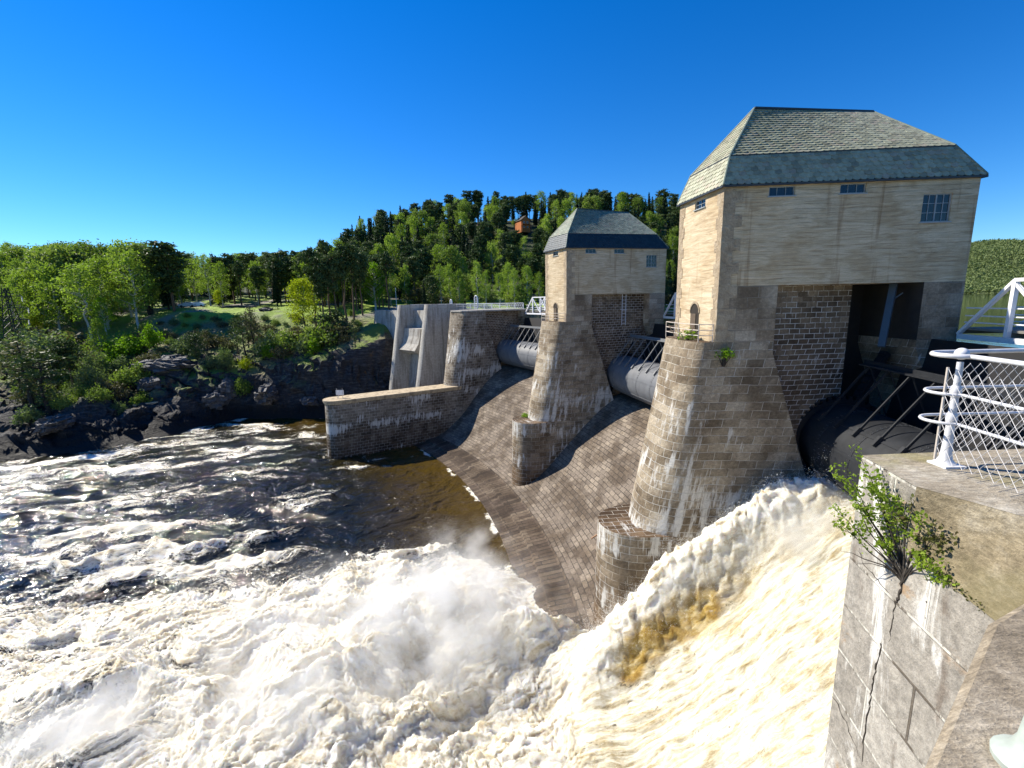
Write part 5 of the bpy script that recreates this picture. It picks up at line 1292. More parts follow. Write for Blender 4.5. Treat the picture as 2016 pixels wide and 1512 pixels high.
for (x, z) in ((-1.3, 3.4), (1.3, 3.4), (-1.3, 0.6), (1.3, 0.6)):
    w_ = MB(); w_.box((x, -Dp-0.05, z), (0.55, 0.05, 0.65)); f_ = w_.build('window', M['white_paint'], hs_); g_ = MB(); g_.box((x, -Dp-0.11, z), (0.42, 0.02, 0.52)); g_.build('pane', M['glass'], f_)
a = MB(); a.box((0, -Dp-0.9, 2.0), (W, 0.9, 0.08)); a.bar((-W, -Dp-1.75, 2.9), (W, -Dp-1.75, 2.9), 0.1); 
for x in (-W, 0, W): a.bar((x, -Dp-1.75, -3), (x, -Dp-1.75, 2.9), 0.12)
a.build('balcony', M['orange_wood'], hs_)
def parked_car(px, Y, rz, col, label):
    p = place_px(px, Y); c = empty('parked_car', p, rz, label, 'car', None); b = MB(); prof = [(-2.1,0.45),(-2.15,0.75),(-1.95,0.95),(-1.1,1.02),(-0.5,1.45),(0.9,1.48),(1.7,1.05),(2.1,0.98),(2.18,0.6),(2.1,0.35),(-2.0,0.35)]
    vs = []
    for s in (-1, 1):
        for x, z in prof: vs.append((x, s*(0.85 if z < 1.1 else 0.68), z))
    n = len(prof); b.add(vs, [tuple(range(n))[::-1], tuple(range(n, 2*n))]+[(i, (i+1) % n, n+(i+1) % n, n+i) for i in range(n)]); b.build('body', flat('car_paint', col, 0.3, 0.3, 0.05, 3), c, smooth=35)
    g = MB()
    for s in (-1, 1): g.add([(-0.95, s*0.79, 1.06), (-0.45, s*0.72, 1.38), (0.85, s*0.72, 1.40), (1.4, s*0.79, 1.08)], [(0,1,2,3)])
    g.build('side_window', M['glass'], c)
    for x in (-1.3, 1.35):
        for s in (-1, 1):
            w = MB(); vs = []; 
            for yy in (s*0.7, s*0.88):
                for k in range(16): t = k*math.pi/8; vs.append((x+0.33*math.cos(t), yy, 0.33+0.33*math.sin(t)))
            w.add(vs, [tuple(range(16))[::-1], tuple(range(16, 32))]+[(k, (k+1) % 16, 16+(k+1) % 16, 16+k) for k in range(16)]); w.build('wheel', M['steel_black'], c)
    return c
parked_car(368, 131, 0.3, (0.35,0.38,0.42), 'left of the two parked cars, grey blue, by the lawn')
parked_car(386, 132, 0.25, (0.62,0.64,0.66), 'right of the two parked cars, silver white, by the lawn')
p = place_px(780, 123); fp = empty('flagpole', p, 0, 'plain white flagpole near the left end of the dam crest', 'flagpole'); a = MB(); a.tube([(0,0,-0.5), (0,0,6.5)], [0.09, 0.05], 8); a.build('pole', M['white_paint'], fp); a = MB(); a.lathe([(0.001,6.45),(0.11,6.52),(0.11,6.6),(0.001,6.68)], (0,0,0), 10); a.build('finial', M['white_paint'], fp)
for i, (px, Y) in enumerate([(540,127),(525,126)]):
    p = place_px(px, Y); t = empty('picnic_table', p, 0.3+i, ['picnic table on the lawn left of the yellow tree, the right one','picnic table on the lawn left of the yellow tree, the left one'][i], 'table'); a = MB(); a.box((0,0,0.74), (0.9,0.38,0.03)); a.build('tabletop', M['doorwood'], t); 
    for s in (-1, 1): a = MB(); a.box((0, s*0.75, 0.44), (0.9, 0.14, 0.025)); a.build('bench', M['doorwood'], t)
    for s in (-1, 1): a = MB(); a.bar((s*0.6, -0.6, 0), (s*0.6, 0, 0.72), 0.07); a.bar((s*0.6, 0.6, 0), (s*0.6, 0, 0.72), 0.07); a.build('leg', M['doorwood'], t)
# rocks of the lawn edge, river boulders
def boulder(px, Y, s, label, dz=0.0, mat=None, sq=(1,1,0.6)):
    p = place_px(px, Y); bm = bmesh.new(); bmesh.ops.create_icosphere(bm, subdivisions=4, radius=1.0); r = random.Random(px)
    o_ = (r.random()*9, r.random()*9); 
    co = np.array([v.co[:] for v in bm.verts]); k = 1+0.55*(np.abs(pn(co[:,0]*1.3+o_[0], co[:,1]*1.3+co[:,2]*1.7, 7))-0.3)+0.35*(np.abs(pn(co[:,0]*3+co[:,2]*2.5+o_[1], co[:,1]*3, 8))-0.3)
    cq = np.round(co*2.2)/2.2; co = (co*0.45+cq*0.55)*k[:, None]*np.array(sq)*s
    for v, c in zip(bm.verts, co): v.co = c
    me = bpy.data.meshes.new('boulder'); bm.to_mesh(me); bm.free(); me.materials.append(mat or M['rockface']); o = bpy.data.objects.new('boulder', me); COL.objects.link(o); o.location = (p.x, p.y, p.z+dz); o.rotation_euler = (0, 0, r.random()*6); tag(o, label, 'boulder'); return o
k_ = NT('shore_rock'); v_ = k_.co('Object'); n3 = k_.noise(k_.co('Object', (0.8,0.8,2.4)), 1.0, 6, 0.7); n2 = k_.noise(v_, 3, 6, 0.7); k_.set('Base Color', k_.mix(0.7, k_.ramp(n3, [(0.3, (0.03,0.03,0.034)), (0.5, (0.10,0.098,0.10)), (0.7, (0.22,0.21,0.205))]), k_.ramp(n2, [(0.3, 0.4), (0.7, 1.4)]), 'MULTIPLY')); k_.set('Roughness', 0.75); k_.set('Normal', k_.bump(k_.math('ADD', n3, n2), 0.3)); M['rockface'] = k_.m
boulder(300, 96, 3.4, 'large pale slab of bare rock above the left shore', -0.2, sq=(1.5,0.9,0.42)); boulder(322, 99, 2.6, 'upper pale rock slab behind the large one', 0.0, sq=(1.5,0.8,0.4)); boulder(272, 92, 2.3, 'dark rock lump left of the large pale slab', 0.0)
boulder(505, 94.5, 2.6, 'rounded light topped rock at the waterline in the middle of the cliff', 0.8, sq=(1.3,0.8,0.85)); boulder(425, 95, 2.2, 'jagged rock at the foot of the cliff', 1.0, sq=(0.8,0.8,1.2)); boulder(395, 92.5, 2.0, 'dark jagged rock at the bend of the shore', 1.0, sq=(1,0.8,0.9)); boulder(60, 76, 2.0, 'rock by the water at the far left', 1.0, sq=(1.5,0.9,0.7)); boulder(590, 93.8, 1.6, 'low rock at the waterline right part of the cliff', 0.3)
boulder(520, 126, 1.6, 'bare rock knoll on the lawn', 0.0, sq=(2.6,1,0.4)); boulder(470, 133, 1.5, 'flat pale rock by the cars', 0.0, sq=(3.0,1,0.3))
# concrete jetty remains on the left shore and an old leaning pier stump
def slabthing(name, pts_px, Y0, th, label, cat, hgt=None):
    pass
for (pa, pb, zt, w, label) in (((262, 803, 86.5), (368, 775, 92.5), None, 1.5, 'pale topped concrete jetty running along the left shore'), ((222, 792, 89.5), (300, 768, 94.0), None, 1.8, 'second concrete slab behind the jetty on the left shore')):
    A_ = aty(pa[0], pa[1], pa[2]); B_ = aty(pb[0], pb[1], pb[2]); z = (A_[2]+B_[2])/2; d = Vector((B_[0]-A_[0], B_[1]-A_[1], 0)); L = d.length; o = empty('concrete_jetty', ((A_[0]+B_[0])/2, (A_[1]+B_[1])/2, z), math.atan2(d.y, d.x), label, 'jetty')
    a = MB(); a.box((0, 0, -0.12), (L/2, w/2+0.12, 0.12), bev=0.03); a.build('slab', M['coping'], o); a = MB(); a.box((0, 0.1, -2.4), (L/2-0.15, w/2-0.1, 2.15)); a.build('wall', M['plain_conc'], o)
A_ = aty(712, 735, 98.5); o = empty('pier_stump', (A_[0], A_[1], A_[2]-1.5), 0.5, 'old leaning concrete stump standing against the dark cliff', 'pier stump'); a = MB()
a.add([(-1.5,-0.8,-2),(1.7,-0.8,-2),(1.7,0.8,-2),(-1.5,0.8,-2),(-1.9,-0.5,5.2),(0.6,-0.5,5.4),(0.6,0.8,5.4),(-1.9,0.8,5.2),(1.0,-0.5,3.6),(1.0,0.8,3.6)], [(3,2,1,0),(0,1,8,5,4),(2,3,7,6,9),(0,4,7,3),(1,2,9,8),(8,9,6,5),(4,5,6,7)]); a.build('stump', M['plain_conc'], o)
# lattice pylon with white insulators at the left edge
p = place_px(14, 104); py = empty('power_pylon', p, 0.2, 'dark lattice power mast with white insulators at the left picture edge', 'pylon'); a = MB(); Hp = 18.0
def pc(z): return 1.5*(1-z/Hp)+0.35
for sx in (-1, 1):
    for sy in (-1, 1): a.bar((sx*1.85, sy*1.85, -1), (sx*0.35, sy*0.35, Hp), 0.12)
z = 0.0
while z < Hp-1:
    w0, w1 = pc(z), pc(z+1.5)
    for s in (-1, 1):
        a.bar((-w0, s*w0, z), (w1, s*w1, z+1.5), 0.07); a.bar((w0, s*w0, z), (-w1, s*w1, z+1.5), 0.07); a.bar((s*w0, -w0, z), (s*w1, w1, z+1.5), 0.07)
    z += 1.5
a.build('lattice', M['steel_black'], py)
for zz, w in ((11.0, 3.4), (13.6, 3.8), (16.2, 3.0)):
    a = MB(); a.bar((-w, 0, zz), (w, 0, zz), 0.16); a.bar((-w, 0, zz), (0, 0, zz+0.9), 0.08); a.bar((w, 0, zz), (0, 0, zz+0.9), 0.08); ca = a.build('crossarm', M['steel_black'], py)
    for s in (-1, 1):
        a = MB(); prof = []
        for k in range(7): prof += [(0.04, -0.17*k), (0.15, -0.17*k-0.05), (0.04, -0.17*k-0.10)]
        a.lathe(prof, (s*w*0.95, 0, zz-0.1), 10); a.build('insulator', M['white_paint'], ca)
# ------------------------------------------------------------------ the river
def polar_of(x, y):
    dx = x-CEN[0]; dy = y-CEN[1]; an = np.arctan2(dy, dx); return np.hypot(dx, dy)-radf(an), an
def front(x):   # the far edge of the white water, as y for a given x
    return np.interp(x, [-120,-70,-48,-38,-30,-22,-14,-8,-3,2,5,8], [42,37,34.5,34.0,34.5,35.5,36.6,37.6,38.0,35.0,31.5,29])
def river(x, y):
    """height, foam cover and amber (thin brown water) at x, y"""
    a, ang = polar_of(x, y)
    wx = x+1.6*pn(x/5, y/5, 71)+0.5*pn(x/1.7, y/1.7, 72); wy = y+1.6*pn(x/5, y/5, 73)+0.5*pn(x/1.7, y/1.7, 74)
    # flow-aligned coordinates: s along the current (downstream), t across it
    fa = np.interp(x, [-120, -50, -20, 5], [0.30, 0.22, 0.30, 0.42]); s = -(wx*np.cos(fa)+wy*np.sin(fa)); t = -wx*np.sin(fa)+wy*np.cos(fa)
    yb = front(x)+2.0*pn(x/6, y/6, 75)+0.8*pn(x/1.8, y/1.8, 76)
    core = sst(2.2, -2.2, y-yb)                    # 1 inside the white water
    near = sst(12, -3, y-yb)
    # the sheet leaving the first bay
    inb = sst(-9.5, -6.0, a)*sst(6.66*D2R+0.02, 6.66*D2R-0.0, ang)
    # calm / wavy river
    h = 0.40*fbm(s/7, t/3.2, 3, 81)+0.34*(0.5-billow(s/3.2, t/1.4, 3, 82))+0.16*(0.5-billow(s/1.1, t/0.6, 3, 83))
    crest = np.zeros_like(x)
    for (x0, y0, x1, y1, w, hh) in ((-46,37.0,-20.5,44.3,0.9,1.1), (-52,43.5,-33,47.5,0.7,0.5), (-60,50,-44,53,1.0,0.5), (-40,33.5,-19,40.0,1.0,0.8), (-17,36.8,-4.5,39.2,0.9,1.2), (-30,50,-22,53,0.7,0.5), (-72,60,-52,66,1.0,0.7), (-80,52,-58,58,1.1,0.9)):
        dx, dy = x1-x0, y1-y0; L = math.hypot(dx, dy); u = ((wx-x0)*dx+(wy-y0)*dy)/L; v = -(wx-x0)*dy/L+(wy-y0)*dx/L+0.5*pn(u/3, 0*u, 85)
        e = sst(0, 0.18*L, u)*sst(L, 0.8*L, u); c = np.exp(-(np.where(v > 0, v/w, v/(w*1.9)))**2)*e; h = h+hh*c*(1+0.35*pn(u/1.1, v/1.1, 86)); crest = np.maximum(crest, c*np.where(v > 0, 1.0, 0.75))
    # churning white water: big heaps, then lumps on them
    big = fbm(s/9, t/6, 2, 91); heap = 0.8+1.5*big+0.45*(1-2.2*billow(s/5.2, t/2.2, 2, 92)); lump = 0.30*(0.5-billow(s/2.2, t/0.85, 4, 93, 0.65)); grain = 0.14*(0.45-billow(s/0.55, t/0.28, 3, 94, 0.7))+0.13*pn(wx/0.24, wy/0.2, 95)+0.10*pn(x/0.13, y/0.13, 98)+0.10*pn(s/1.6, t/0.22, 97)
    amp = np.interp(x, [-120,-60,-35,-22,-5,3], [0.25,0.4,0.65,1.0,1.15,0.9])
    h = h+core*amp*heap+near*np.clip(amp, 0.3, 1)*(1-0.3*sst(-8, -22, x))*lump*np.where(core > 0.3, 1.0, 0.5)+(0.25+0.75*core)*grain
    # named heaps seen in the picture
    for (cx, cy, r1, r2, hh) in ((-3.0,29.5,4.5,3.0,2.6), (-9,26.0,4.0,3.6,2.4), (-13.5,21.5,4.5,3.0,1.8), (2.2,27.2,3.0,2.0,1.8), (-24.5,22.5,5.0,2.5,1.5), (-5.0,20.0,3.5,3.0,1.4), (-1.0,34.4,4.0,1.4,1.2)):
        d = ((wx-cx)/r1)**2+((wy-cy)/r2)**2; h = h+hh*np.exp(-d)*(1+0.25*pn(wx/1.1, wy/1.1, 96))
    for (cx, cy, r1, r2, hh) in ((-5.8,24.6,1.0,3.4,1.3), (-2.0,22.0,1.1,2.6,1.2), (-17,24.0,3.6,0.7,1.1), (-20.5,21.0,2.5,0.8,1.0)):
        d = ((wx-cx)*0.85+(wy-cy)*-0.5)**2/r1**2+((wx-cx)*0.5+(wy-cy)*0.85)**2/r2**2; h = h-hh*np.exp(-d)
    # chute of the first bay
    za = z_apron(a)+1.15+0.16*pn(a/3.5, (ang*RAD)/0.55, 101)+0.09*pn(a/1.2, (ang*RAD)/0.22, 102)+0.30*pn(a/1.6, ang*RAD/1.7, 103)+0.12*(0.5-billow(wx/0.5, wy/0.35, 3, 104))
    b = (ang-6.66*D2R)*(RAD+a)                       # metres from the axis of the near tower, negative towards the viewer
    edge = -(2.75+0.205*np.maximum(a, -3))           # face of the pier
    v = b-edge                                       # 0 at the stone, negative out into the stream
    inside = sst(-10.5, -6.5, a)*(v < 0.8)*(ang > -13*D2R)
    rid_h = np.interp(a, [-11,-8,-5.5,-3,0,3,5,7,9], [0.0,1.2,2.9,4.1,3.5,2.6,1.5,0.4,0.0]); vr = v+np.interp(a, [-9,-4,0,4,9], [1.6,1.9,1.7,1.3,1.0])
    rw = np.where(vr > 0, 1.5, np.interp(a, [-9,-4,0,4], [2.2,1.8,1.5,1.3])); rid = np.exp(-np.abs(vr/rw)**2.4)
    rid_full = rid_h*rid*(1+0.12*(0.5-billow(wx/1.6, wy/1.2, 3, 105))*2)+rid*(0.36*(0.5-billow(wx/0.5, wy/0.45, 4, 106, 0.68))+0.16*pn(a/0.30, vr/1.6, 108)+0.10*pn(a/0.13, vr/0.6, 109))*sst(-11, -6, a)
    hin = za+rid_full
    w = np.where(inside > 0, inside, 0); h = h*(1-w)+hin*w
    # shallow water over the toe of the dry bays
    dry = (ang > 6.9*D2R)
    toe = sst(-16, -9.5, a)*dry
    h = h*(1-0.75*toe)+toe*(0.05+0.05*pn(x/0.8, y/0.8, 107)-0.10*sst(-11, -9.5, a))
    # ---- foam cover
    fl = fbm(s/14, t/5, 3, 111); fl2 = fbm(s/4.5, t/1.6, 3, 112)
    dens = np.interp(y, [38,44,52,60,70,80,95], [0.55,0.43,0.39,0.40,0.46,0.50,0.42])+np.interp(x, [-90,-60,-40,-25,-12], [0.16,0.14,0.05,-0.01,-0.08])+np.interp(x-0.0*y, [-60,-45,-20], [0.0,0.0,-0.02])
    foam = dens+0.55*fl+0.40*fl2+0.42*crest
    foam = np.where(dry & (a > -22), foam-0.20*sst(-22, -12, a), foam)
    edge_foam = np.exp(-((a+10.8+0.5*pn(x/1.5, y/1.5, 113))/0.55)**2)*dry*sst(-0.3, 0.4, pn(x/4, y/4, 114)+0.15); foam = np.maximum(foam, edge_foam*0.85)
    foam = np.maximum(foam, near*0.62+0.25*fl2*near)
    tops = (lump/0.30*1.3+grain/0.3*0.5); cf = core*(0.93-0.17*sst(-6, -20, x)-0.06*sst(30, 38, y)+0.30*fl2+0.32*fl+0.35*np.clip(tops, -0.8, 0.8)+0.22*sst(38, 28, y)*sst(-30, -8, x)); foam = np.clip(np.maximum(foam, cf), 0, 1.25); foam = np.where(w > 0.3, np.clip(0.92+0.40*rid+0.40*pn(a/3, ang*RAD/0.5, 119)+0.3*pn(a/0.8, ang*RAD/0.2, 120), 0.99, 1.25), foam)
    FSX = np.where(w > 0.5, a, s); FSY = np.where(w > 0.5, ang*RAD, t)
    amber = 0.85*sst(-26, -10.5, a)*dry*sst(0, 1, 1-core)
    # brown body showing through the falling face and in hollows of the white water
    brown = np.exp(-((vr+1.9)/0.75)**2)*sst(-7.5, -4.5, a)*sst(1.0, -1.5, a)*1.25+0.6*np.exp(-((vr+1.7)/0.7)**2)*sst(-1, 1, a)*sst(6, 3, a)
    brown = brown*np.clip(0.85+0.9*fbm(a/2.2, b/1.6, 4, 115), 0.1, 1.3)
    brown = np.maximum(brown, 0.35*core*(1-w)*sst(0.15, 0.55, fbm(s/5, t/1.8, 3, 116)+0.25*pn(s/1.0, t/0.5, 117)))
    brown = np.maximum(brown, 0.60*core*(1-w)*np.clip(-tops-0.05, 0, 1))
    brown = np.maximum(brown, 0.45*w*(1-rid)*sst(0.0, 0.5, fbm(a/4, ang*RAD/0.9, 4, 118)))
    return h, foam, amber, np.clip(brown, 0, 1.2), FSX, FSY, w*(1-rid)
def axis_grid(pieces):
    out = []
    for (a, b, d0, d1) in pieces:
        x = a
        while x < b-1e-6:
            out.append(x); x += d0+(d1-d0)*(x-a)/(b-a)
    out.append(pieces[-1][1]); return np.array(out)
gx = axis_grid([(-260,-90,4.0,0.9),(-90,-34,0.7,0.13),(-34,-26,0.12,0.08),(-26,19,0.08,0.08)]); gy = axis_grid([(2,17,0.8,0.2),(17,38,0.075,0.09),(38,44,0.10,0.13),(44,104,0.14,0.42)])
GX, GY = np.meshgrid(gx, gy); HZ, FO, AM, BR, FX, FY, CH = river(GX, GY)
ny, nx = GX.shape; I = np.arange(ny*nx).reshape(ny, nx); Fq = np.stack([I[:-1, :-1], I[:-1, 1:], I[1:, 1:], I[1:, :-1]], -1).reshape(-1, 4)
# horizontal shove makes lumps lean and overhang a little
core_ = sst(0.9, 1.3, FO); JX = 0.22*pn(GX/0.5+HZ, GY/0.5, 121)*core_; JY = 0.22*pn(GX/0.5, GY/0.5+HZ, 122)*core_
a_, an_ = polar_of(GX, GY); keepv = ((a_ < 9.0) | (an_ > 3)).reshape(-1); Fq = Fq[keepv[Fq].all(1)]
k_ = NT('river_water'); v_ = k_.co('Object')
def attr(nm): nd = k_.t.nodes.new('ShaderNodeAttribute'); nd.attribute_name = nm; return nd.outputs['Fac']
fo, am, br_ = attr('foam'), attr('amber'), attr('brown'); chu = attr('chute')
def ridged(vec, scale, detail, dist):
    n = k_.noise(vec, scale, detail, 0.6, dist); return k_.math('SUBTRACT', 1.0, k_.math('MULTIPLY', k_.math('ABSOLUTE', k_.math('SUBTRACT', n, 0.5)), 7.0), clamp=True)
cmb = k_.n('ShaderNodeCombineXYZ', i0=attr('fs'), i1=attr('ft'), i2=k_.n('ShaderNodeSeparateXYZ', Vector=v_).outputs[2])
def fvec(sc_): mp = k_.n('ShaderNodeMapping', Vector=cmb.outputs[0]); mp.inputs['Scale'].default_value = sc_; return mp.outputs[0]
rv_ = fvec((0.42, 1.0, 0.6)); rs_ = fvec((0.22, 1.8, 0.6))
r1 = ridged(rv_, 0.95, 6, 1.3); r2 = ridged(rv_, 1.9, 6, 1.6); r3 = k_.noise(v_, 5.0, 6, 0.75); r4 = k_.noise(rv_, 1.0, 8, 0.72, 0.9); r5 = ridged(rv_, 4.6, 4, 1.2)
lace = k_.math('MAXIMUM', k_.math('MULTIPLY', r1, 0.85), k_.math('MAXIMUM', k_.math('MULTIPLY', r2, 0.80), k_.math('MULTIPLY', r5, 0.62)))
lace = k_.math('ADD', k_.math('MULTIPLY', lace, 0.62), k_.math('ADD', k_.math('MULTIPLY', r4, 0.42), k_.math('MULTIPLY', k_.math('SUBTRACT', r3, 0.5), 0.60)))
thr = k_.math('SUBTRACT', 1.17, k_.math('MULTIPLY', fo, 0.90)); mask = k_.mr(k_.math('SUBTRACT', lace, thr), -0.02, 0.20)
under = k_.mr(k_.math('ADD', fo, k_.math('MULTIPLY', k_.math('SUBTRACT', r4, 0.5), 0.6)), 0.76, 1.05)
strk = k_.noise(rs_, 1.6, 8, 0.72, 0.6)
fcol = k_.ramp(k_.math('ADD', k_.math('MULTIPLY', strk, 0.50), k_.math('ADD', k_.math('MULTIPLY', k_.noise(v_, 1.3, 9, 0.75, 0.4), 0.30), k_.math('MULTIPLY', k_.noise(rv_, 7.0, 8, 0.8, 0.6), 0.20))), [(0.38, (0.44,0.35,0.20)), (0.445, (0.66,0.58,0.42)), (0.50, (0.82,0.78,0.66)), (0.56, (0.90,0.88,0.82))])
fcol = k_.mix(k_.mr(k_.math('ADD', br_, k_.math('MULTIPLY', k_.math('SUBTRACT', k_.noise(rv_, 1.4, 5, 0.6, 0.5), 0.5), 0.9)), 0.20, 1.0), fcol, k_.ramp(k_.noise(rv_, 2.0, 6, 0.7, 0.4), [(0.35, (0.30,0.175,0.035)), (0.52, (0.55,0.38,0.11)), (0.66, (0.78,0.66,0.40))]))
fcol = k_.mix(k_.math('MULTIPLY', chu, 0.9), fcol, k_.mix(1.0, fcol, k_.ramp(k_.noise(fvec((0.35, 3.4, 0.5)), 1.3, 9, 0.74, 0.5), [(0.38, (0.50,0.45,0.34)), (0.46, (0.72,0.68,0.57)), (0.54, (0.88,0.87,0.81)), (0.62, (0.97,0.97,0.95))]), 'MULTIPLY'))
wcol = k_.mix(am, k_.ramp(k_.noise(v_, 0.25, 4, 0.6), [(0.35, (0.005,0.007,0.005)), (0.65, (0.015,0.013,0.005))]), (0.075,0.046,0.005))
wcol = k_.mix(under, wcol, k_.ramp(k_.noise(rv_, 1.5, 7, 0.7), [(0.35, (0.16,0.125,0.07)), (0.6, (0.36,0.31,0.21))]))
k_.set('Base Color', wcol); k_.set('Roughness', k_.math('ADD', 0.06, k_.math('MULTIPLY', under, 0.35))); k_.set('Specular IOR Level', 0.4)
hb = k_.math('ADD', k_.noise(rv_, 1.5, 4, 0.55, 0.5), k_.math('MULTIPLY', k_.noise(v_, 4.0, 3, 0.5), 0.16)); k_.set('Normal', k_.bump(hb, 0.30))
fb = k_.t.nodes.new('ShaderNodeBsdfPrincipled'); k_.t.links.new(fcol, fb.inputs['Base Color']); fb.inputs['Roughness'].default_value = 0.8; fb.inputs['Subsurface Weight'].default_value = 0.8; fb.inputs['Subsurface Radius'].default_value = (0.9,0.78,0.55); fb.inputs['Subsurface Scale'].default_value = 0.40; fb.inputs['Specular IOR Level'].default_value = 0.25
fh = k_.math('ADD', k_.noise(rv_, 5.5, 9, 0.78, 0.3), k_.math('MULTIPLY', k_.noise(v_, 12, 6, 0.75), 0.55)); k_.t.links.new(k_.bump(fh, 0.15), fb.inputs['Normal'])
mx = k_.t.nodes.new('ShaderNodeMixShader'); k_.t.links.new(mask, mx.inputs[0]); k_.t.links.new(mask, mx.inputs[0]); k_.t.links.new(k_.b.outputs[0], mx.inputs[1]); k_.t.links.new(fb.outputs[0], mx.inputs[2]); k_.t.links.new(mx.outputs[0], k_.out.inputs[0]); M['river'] = k_.m
wo = fastmesh('water', np.stack([GX+JX, GY+JY, HZ], -1).reshape(-1, 3), Fq, M['river'], None, {'foam': FO, 'amber': AM, 'brown': BR, 'fs': FX, 'ft': FY, 'chute': CH}, smooth=True)
tag(wo, 'foaming river with brown calm water and white rapids', None, None, 'structure')
# spray: fine drops thrown up from the rapids and the first bay
rng = np.random.default_rng(17)
def spray(n, xr, yr, hmax, cond, size, pw=2.2):
    x = rng.uniform(*xr, n*4); y = rng.uniform(*yr, n*4); h, f, am_, b_, _x, _y, _c = river(x, y); k = cond(x, y, h, f); x, y, h = x[k][:n], y[k][:n], h[k][:n]; n = len(x)
    cl = np.clip(0.5+1.4*pn(x/1.3, y/1.3, 131), 0.05, 1.4); z = h+hmax*cl*rng.random(n)**pw; x = x+rng.normal(size=n)*0.15; y = y+rng.normal(size=n)*0.15
    V, F = leaves(np.stack([x, y, z], 1), size, rng); return V, F
acc = []
def ridge_cond(x, y, h, f):
    a, ang = polar_of(x, y); v = (ang-6.66*D2R)*(RAD+a)+(2.75+0.205*np.maximum(a, -3)); return (a > -9) & (a < 7.5) & (v < -0.2) & (v > -3.6)
acc.append(spray(38000, (3, 19), (15, 30), 1.7, ridge_cond, 0.016, 2.6))
acc.append(spray(90000, (-22, 6), (17, 38), 1.3, lambda x, y, h, f: (f > 1.0) & (h > 1.3+0.9*pn(x/2, y/2, 133)), 0.014, 2.8))
acc.append(spray(30000, (-45, -5), (30, 52), 0.5, lambda x, y, h, f: (h > 0.75) & (f > 0.6), 0.013, 2.4))
V = np.concatenate([a[0] for a in acc]); off = 0; FF = []
for a in acc: FF.append(a[1]+off); off += len(a[0])
k_ = NT('spray_drops'); k_.set('Base Color', (0.88,0.87,0.82,1)); k_.set('Roughness', 0.6); M['spray'] = k_.m
tag(fastmesh('spray', V, np.concatenate(FF), M['spray']), 'fine white spray drops over the rapids', 'spray', None, 'stuff')
# drifting mist over the rapids
def mist(name, loc, rad, dens, label, seed):
    bm = bmesh.new(); bmesh.ops.create_icosphere(bm, subdivisions=3, radius=1.0); me = bpy.data.meshes.new(name); bm.to_mesh(me); bm.free(); o = bpy.data.objects.new(name, me); COL.objects.link(o); o.location = loc; o.scale = rad; o.rotation_euler = (0, 0, 0.3)
    m_ = bpy.data.materials.new('mist'); m_.use_nodes = True; t = m_.node_tree; t.nodes.clear(); N = t.nodes.new; L = t.links.new; out = N('ShaderNodeOutputMaterial'); pv = N('ShaderNodeVolumePrincipled'); pv.inputs['Color'].default_value = (0.99,0.99,0.98,1); pv.inputs['Anisotropy'].default_value = 0.2
    tc = N('ShaderNodeTexCoord'); ln = N('ShaderNodeVectorMath'); ln.operation = 'LENGTH'; L(tc.outputs['Object'], ln.inputs[0]); mr = N('ShaderNodeMapRange'); mr.interpolation_type = 'SMOOTHSTEP'; L(ln.outputs['Value'], mr.inputs[0]); mr.inputs[1].default_value = 1.0; mr.inputs[2].default_value = 0.15; 
    gm = N('ShaderNodeNewGeometry'); nz = N('ShaderNodeTexNoise'); nz.inputs['Scale'].default_value = 0.38; nz.inputs['Detail'].default_value = 4; nz.inputs['Roughness'].default_value = 0.6; L(gm.outputs['Position'], nz.inputs['Vector']); m2 = N('ShaderNodeMapRange'); L(nz.outputs['Fac'], m2.inputs[0]); m2.inputs[1].default_value = 0.42; m2.inputs[2].default_value = 0.68; m2.inputs[4].default_value = 1.0
    a = N('ShaderNodeMath'); a.operation = 'MULTIPLY'; L(mr.outputs[0], a.inputs[0]); L(m2.outputs[0], a.inputs[1]); b = N('ShaderNodeMath'); b.operation = 'MULTIPLY'; L(a.outputs[0], b.inputs[0]); b.inputs[1].default_value = dens; L(b.outputs[0], pv.inputs['Density']); L(pv.outputs[0], out.inputs['Volume']); me.materials.append(m_); tag(o, label, 'mist', None, 'stuff'); return o
mist('mist', (-4.5, 35.5, 2.6), (5.5, 3.0, 3.8), 0.6, 'faint mist hanging over the edge between brown water and rapids', 1)
mist('mist', (-5.0, 26.5, 3.4), (8.0, 6.0, 4.2), 1.3, 'thick white mist over the middle of the rapids', 2)
mist('mist', (-11.0, 21.0, 2.6), (6.0, 4.0, 3.0), 1.1, 'white mist over the rapids at the bottom of the picture', 3)
mist('mist', (15.5, 22.2, 11.0), (4.5, 2.8, 3.0), 0.8, 'spray cloud in front of the near tower base', 4)
mist('mist', (-13.0, 26.5, 1.8), (23.0, 12.0, 3.0), 0.30, 'thin veil of spray drifting low over the white water', 5)
mist('mist', (-22.0, 20.5, 2.0), (6.0, 3.0, 2.4), 0.9, 'white mist over the rapids in the bottom left corner', 6)
sc.cycles.volume_step_rate = 3.0; sc.cycles.volume_max_steps = 128
